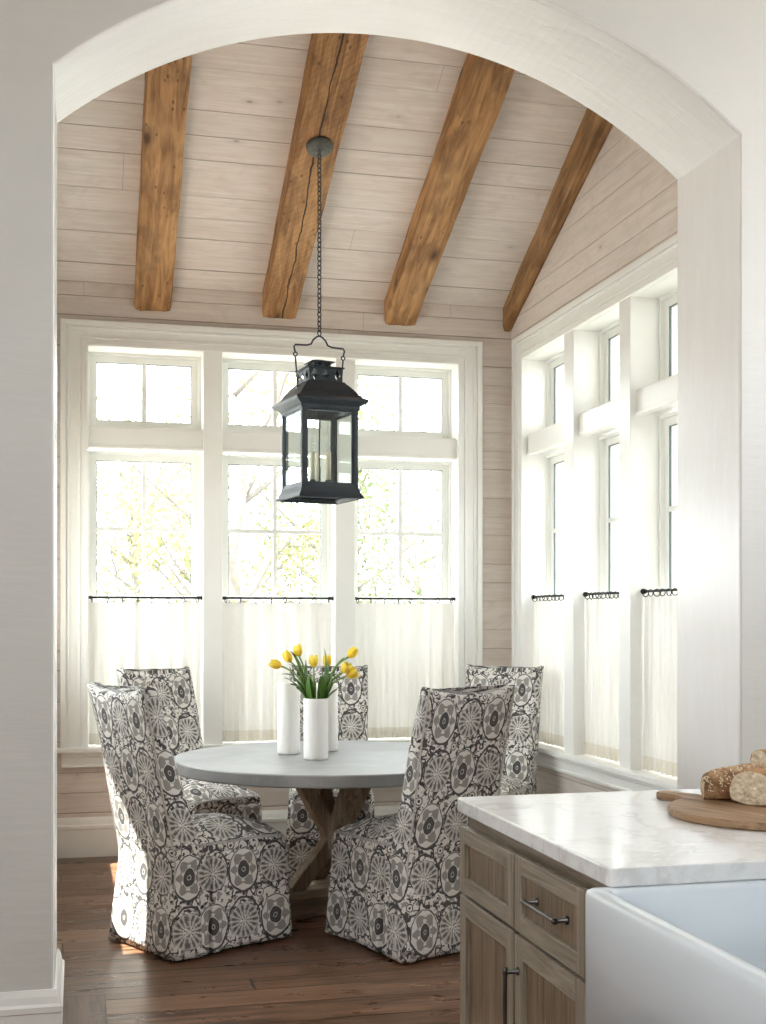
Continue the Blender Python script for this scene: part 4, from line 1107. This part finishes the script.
loaf('sourdough_half', 'pale sourdough half with its open crumb facing the front of the board', 1.738, 2.960, radians(32), 0.080, 0.066, 0.092, ['crust', 'crumb'], -0.45, 1.0, 2.0)
loaf('bread_heel', 'golden crusty bread heel at the right edge of the board', 1.800, 2.800, radians(20), 0.085, 0.045, 0.055, ['crust', 'crumb'], -1.0, 0.6, 3.0)
loaf('bread_roll', 'bread roll with a torn pale end, perched on the seeded loaf', 1.850, 3.095, radians(10), 0.060, 0.040, 0.048, ['crust', 'crumb'], -0.6, 1.0, 4.0, z0=ZT_ + 0.080)

# ------------------------------------------------------------------ outdoors
struct(MB().box(-45, 45, -30, 60, -0.5, -0.35).build('ground', 'terrace'))
def tree(x, y, h, cr, mat, label, seed, nl, sparse=False, group='trees outside the windows'):
    rnd = random.Random(seed); t = thing('garden_tree', label, 'tree', (x, y, -0.35), 0, group)
    mb = MB(); trunk = []
    hh = h * 0.62
    for i in range(8): trunk.append((rnd.uniform(-1, 1) * 0.05 * i * 0.4, rnd.uniform(-1, 1) * 0.05 * i * 0.4, hh * i / 7))
    mb.tube(trunk, [0.11 * (1 - 0.09 * i) for i in range(8)], 8)
    tips = []
    for b_ in range(16):
        k = rnd.randint(2, 7); p = Vector(trunk[k]); an = rnd.uniform(0, 6.28); ln = cr * rnd.uniform(0.7, 1.15)
        d_ = Vector((cos(an), sin(an), rnd.uniform(0.35, 1.1))).normalized(); pts = [p]
        for s_ in range(5):
            d_ = (d_ + Vector((rnd.uniform(-1, 1), rnd.uniform(-1, 1), rnd.uniform(-0.6, 1))) * 0.22).normalized(); pts.append(pts[-1] + d_ * ln / 5)
        mb.tube(pts, [0.042, 0.032, 0.024, 0.017, 0.011, 0.005], 5); tips += pts[1:]
        for q in range(4):
            p2 = pts[rnd.randint(2, 5)]; d2 = (d_ + Vector((rnd.uniform(-1, 1), rnd.uniform(-1, 1), rnd.uniform(-1, 1))) * 0.8).normalized()
            pp = [p2, p2 + d2 * 0.2, p2 + d2 * 0.45 + Vector((0, 0, 0.05))]; mb.tube(pp, [0.012, 0.008, 0.003], 4); tips += pp[1:]
    mb.build('trunk', 'bark', t)
    mb = MB()
    for k in range(int(nl * 1.7)):
        c = rnd.choice(tips) + Vector((rnd.gauss(0, 1), rnd.gauss(0, 1), rnd.gauss(0, 1))) * (0.16 if sparse else 0.27)
        a = Vector((rnd.gauss(0, 1), rnd.gauss(0, 1), rnd.gauss(0, 1))).normalized(); b_ = a.orthogonal().normalized(); b_ = Matrix.Rotation(rnd.uniform(0, 6.28), 3, a) @ b_
        s_ = rnd.uniform(0.025, 0.055); i0 = len(mb.v)
        mb.v += [c - a * s_, c + b_ * s_ * 0.45, c + a * s_, c - b_ * s_ * 0.45]; mb.face((i0, i0 + 1, i0 + 2, i0 + 3))
    mb.build('foliage', mat, t)
tree(1.75, 14.2, 7.0, 2.1, 'foliage_yellow', 'pale-trunked tree with yellow-green leaves seen through the middle back window', 1, 2600, True)
tree(3.3, 16.0, 4.6, 1.9, 'foliage_green', 'leafy green tree low behind the lantern, right part of the middle back window', 2, 3600)
tree(-0.6, 16.5, 4.0, 1.8, 'foliage_pale', 'pale leafy bush-like tree low in the left back window', 3, 2600)
tree(0.9, 19.5, 4.9, 2.0, 'foliage_yellow', 'yellow-green tree low at the right edge of the left back window', 4, 2600)
tree(5.0, 18.5, 4.9, 2.0, 'foliage_pale', 'pale green tree low in the right back window', 5, 2600, True)
tree(6.9, 20.0, 5.6, 2.2, 'foliage_pale', 'pale tree near the right edge of the right back window', 6, 2200, True)
tree(9.5, 17.0, 5.5, 2.2, 'foliage_yellow', 'yellow-green tree seen through the side window next to the arch jamb', 7, 2600)
tree(7.0, 16.5, 6.0, 2.0, 'foliage_pale', 'pale tree seen through the middle side window', 8, 1800, True)

# ------------------------------------------------------------------ camera, light, view
cam = bpy.data.cameras.new('camera'); co = bpy.data.objects.new('camera', cam); C.objects.link(co)
co.location = (0, 0, 1.42); co.rotation_euler = (pi / 2, 0, -atan(306 / 1250))
cam.sensor_fit = 'HORIZONTAL'; cam.sensor_width = 36; cam.lens = 36 * 1250 / 766
cam.shift_y = (620.5 - 512) / 766; cam.clip_end = 300; cam.clip_start = 0.05
bpy.context.scene.camera = co
sun = bpy.data.lights.new('sun', 'SUN'); sun.energy = 30; sun.angle = radians(0.6); sun.color = (1, 0.95, 0.87)
so = bpy.data.objects.new('sun', sun); C.objects.link(so)
so.rotation_euler = Vector((-1, -0.10, 2.4)).to_track_quat('Z', 'Y').to_euler()
w = bpy.data.worlds.new('world'); bpy.context.scene.world = w; w.use_nodes = True
bg = w.node_tree.nodes['Background']; bg.inputs[0].default_value = (0.93, 0.97, 1.0, 1); bg.inputs[1].default_value = 8.0
sc = bpy.context.scene
sc.view_settings.view_transform = 'Standard'; sc.view_settings.look = 'None'; sc.view_settings.gamma = 1; sc.view_settings.use_curve_mapping = False
sc.view_settings.exposure = 0.36
sc.cycles.use_denoising = True; sc.cycles.max_bounces = 10; sc.cycles.diffuse_bounces = 6; sc.cycles.transparent_max_bounces = 24; sc.cycles.transmission_bounces = 8
sc.cycles.sample_clamp_indirect = 12; sc.cycles.caustics_reflective = False; sc.cycles.caustics_refractive = False
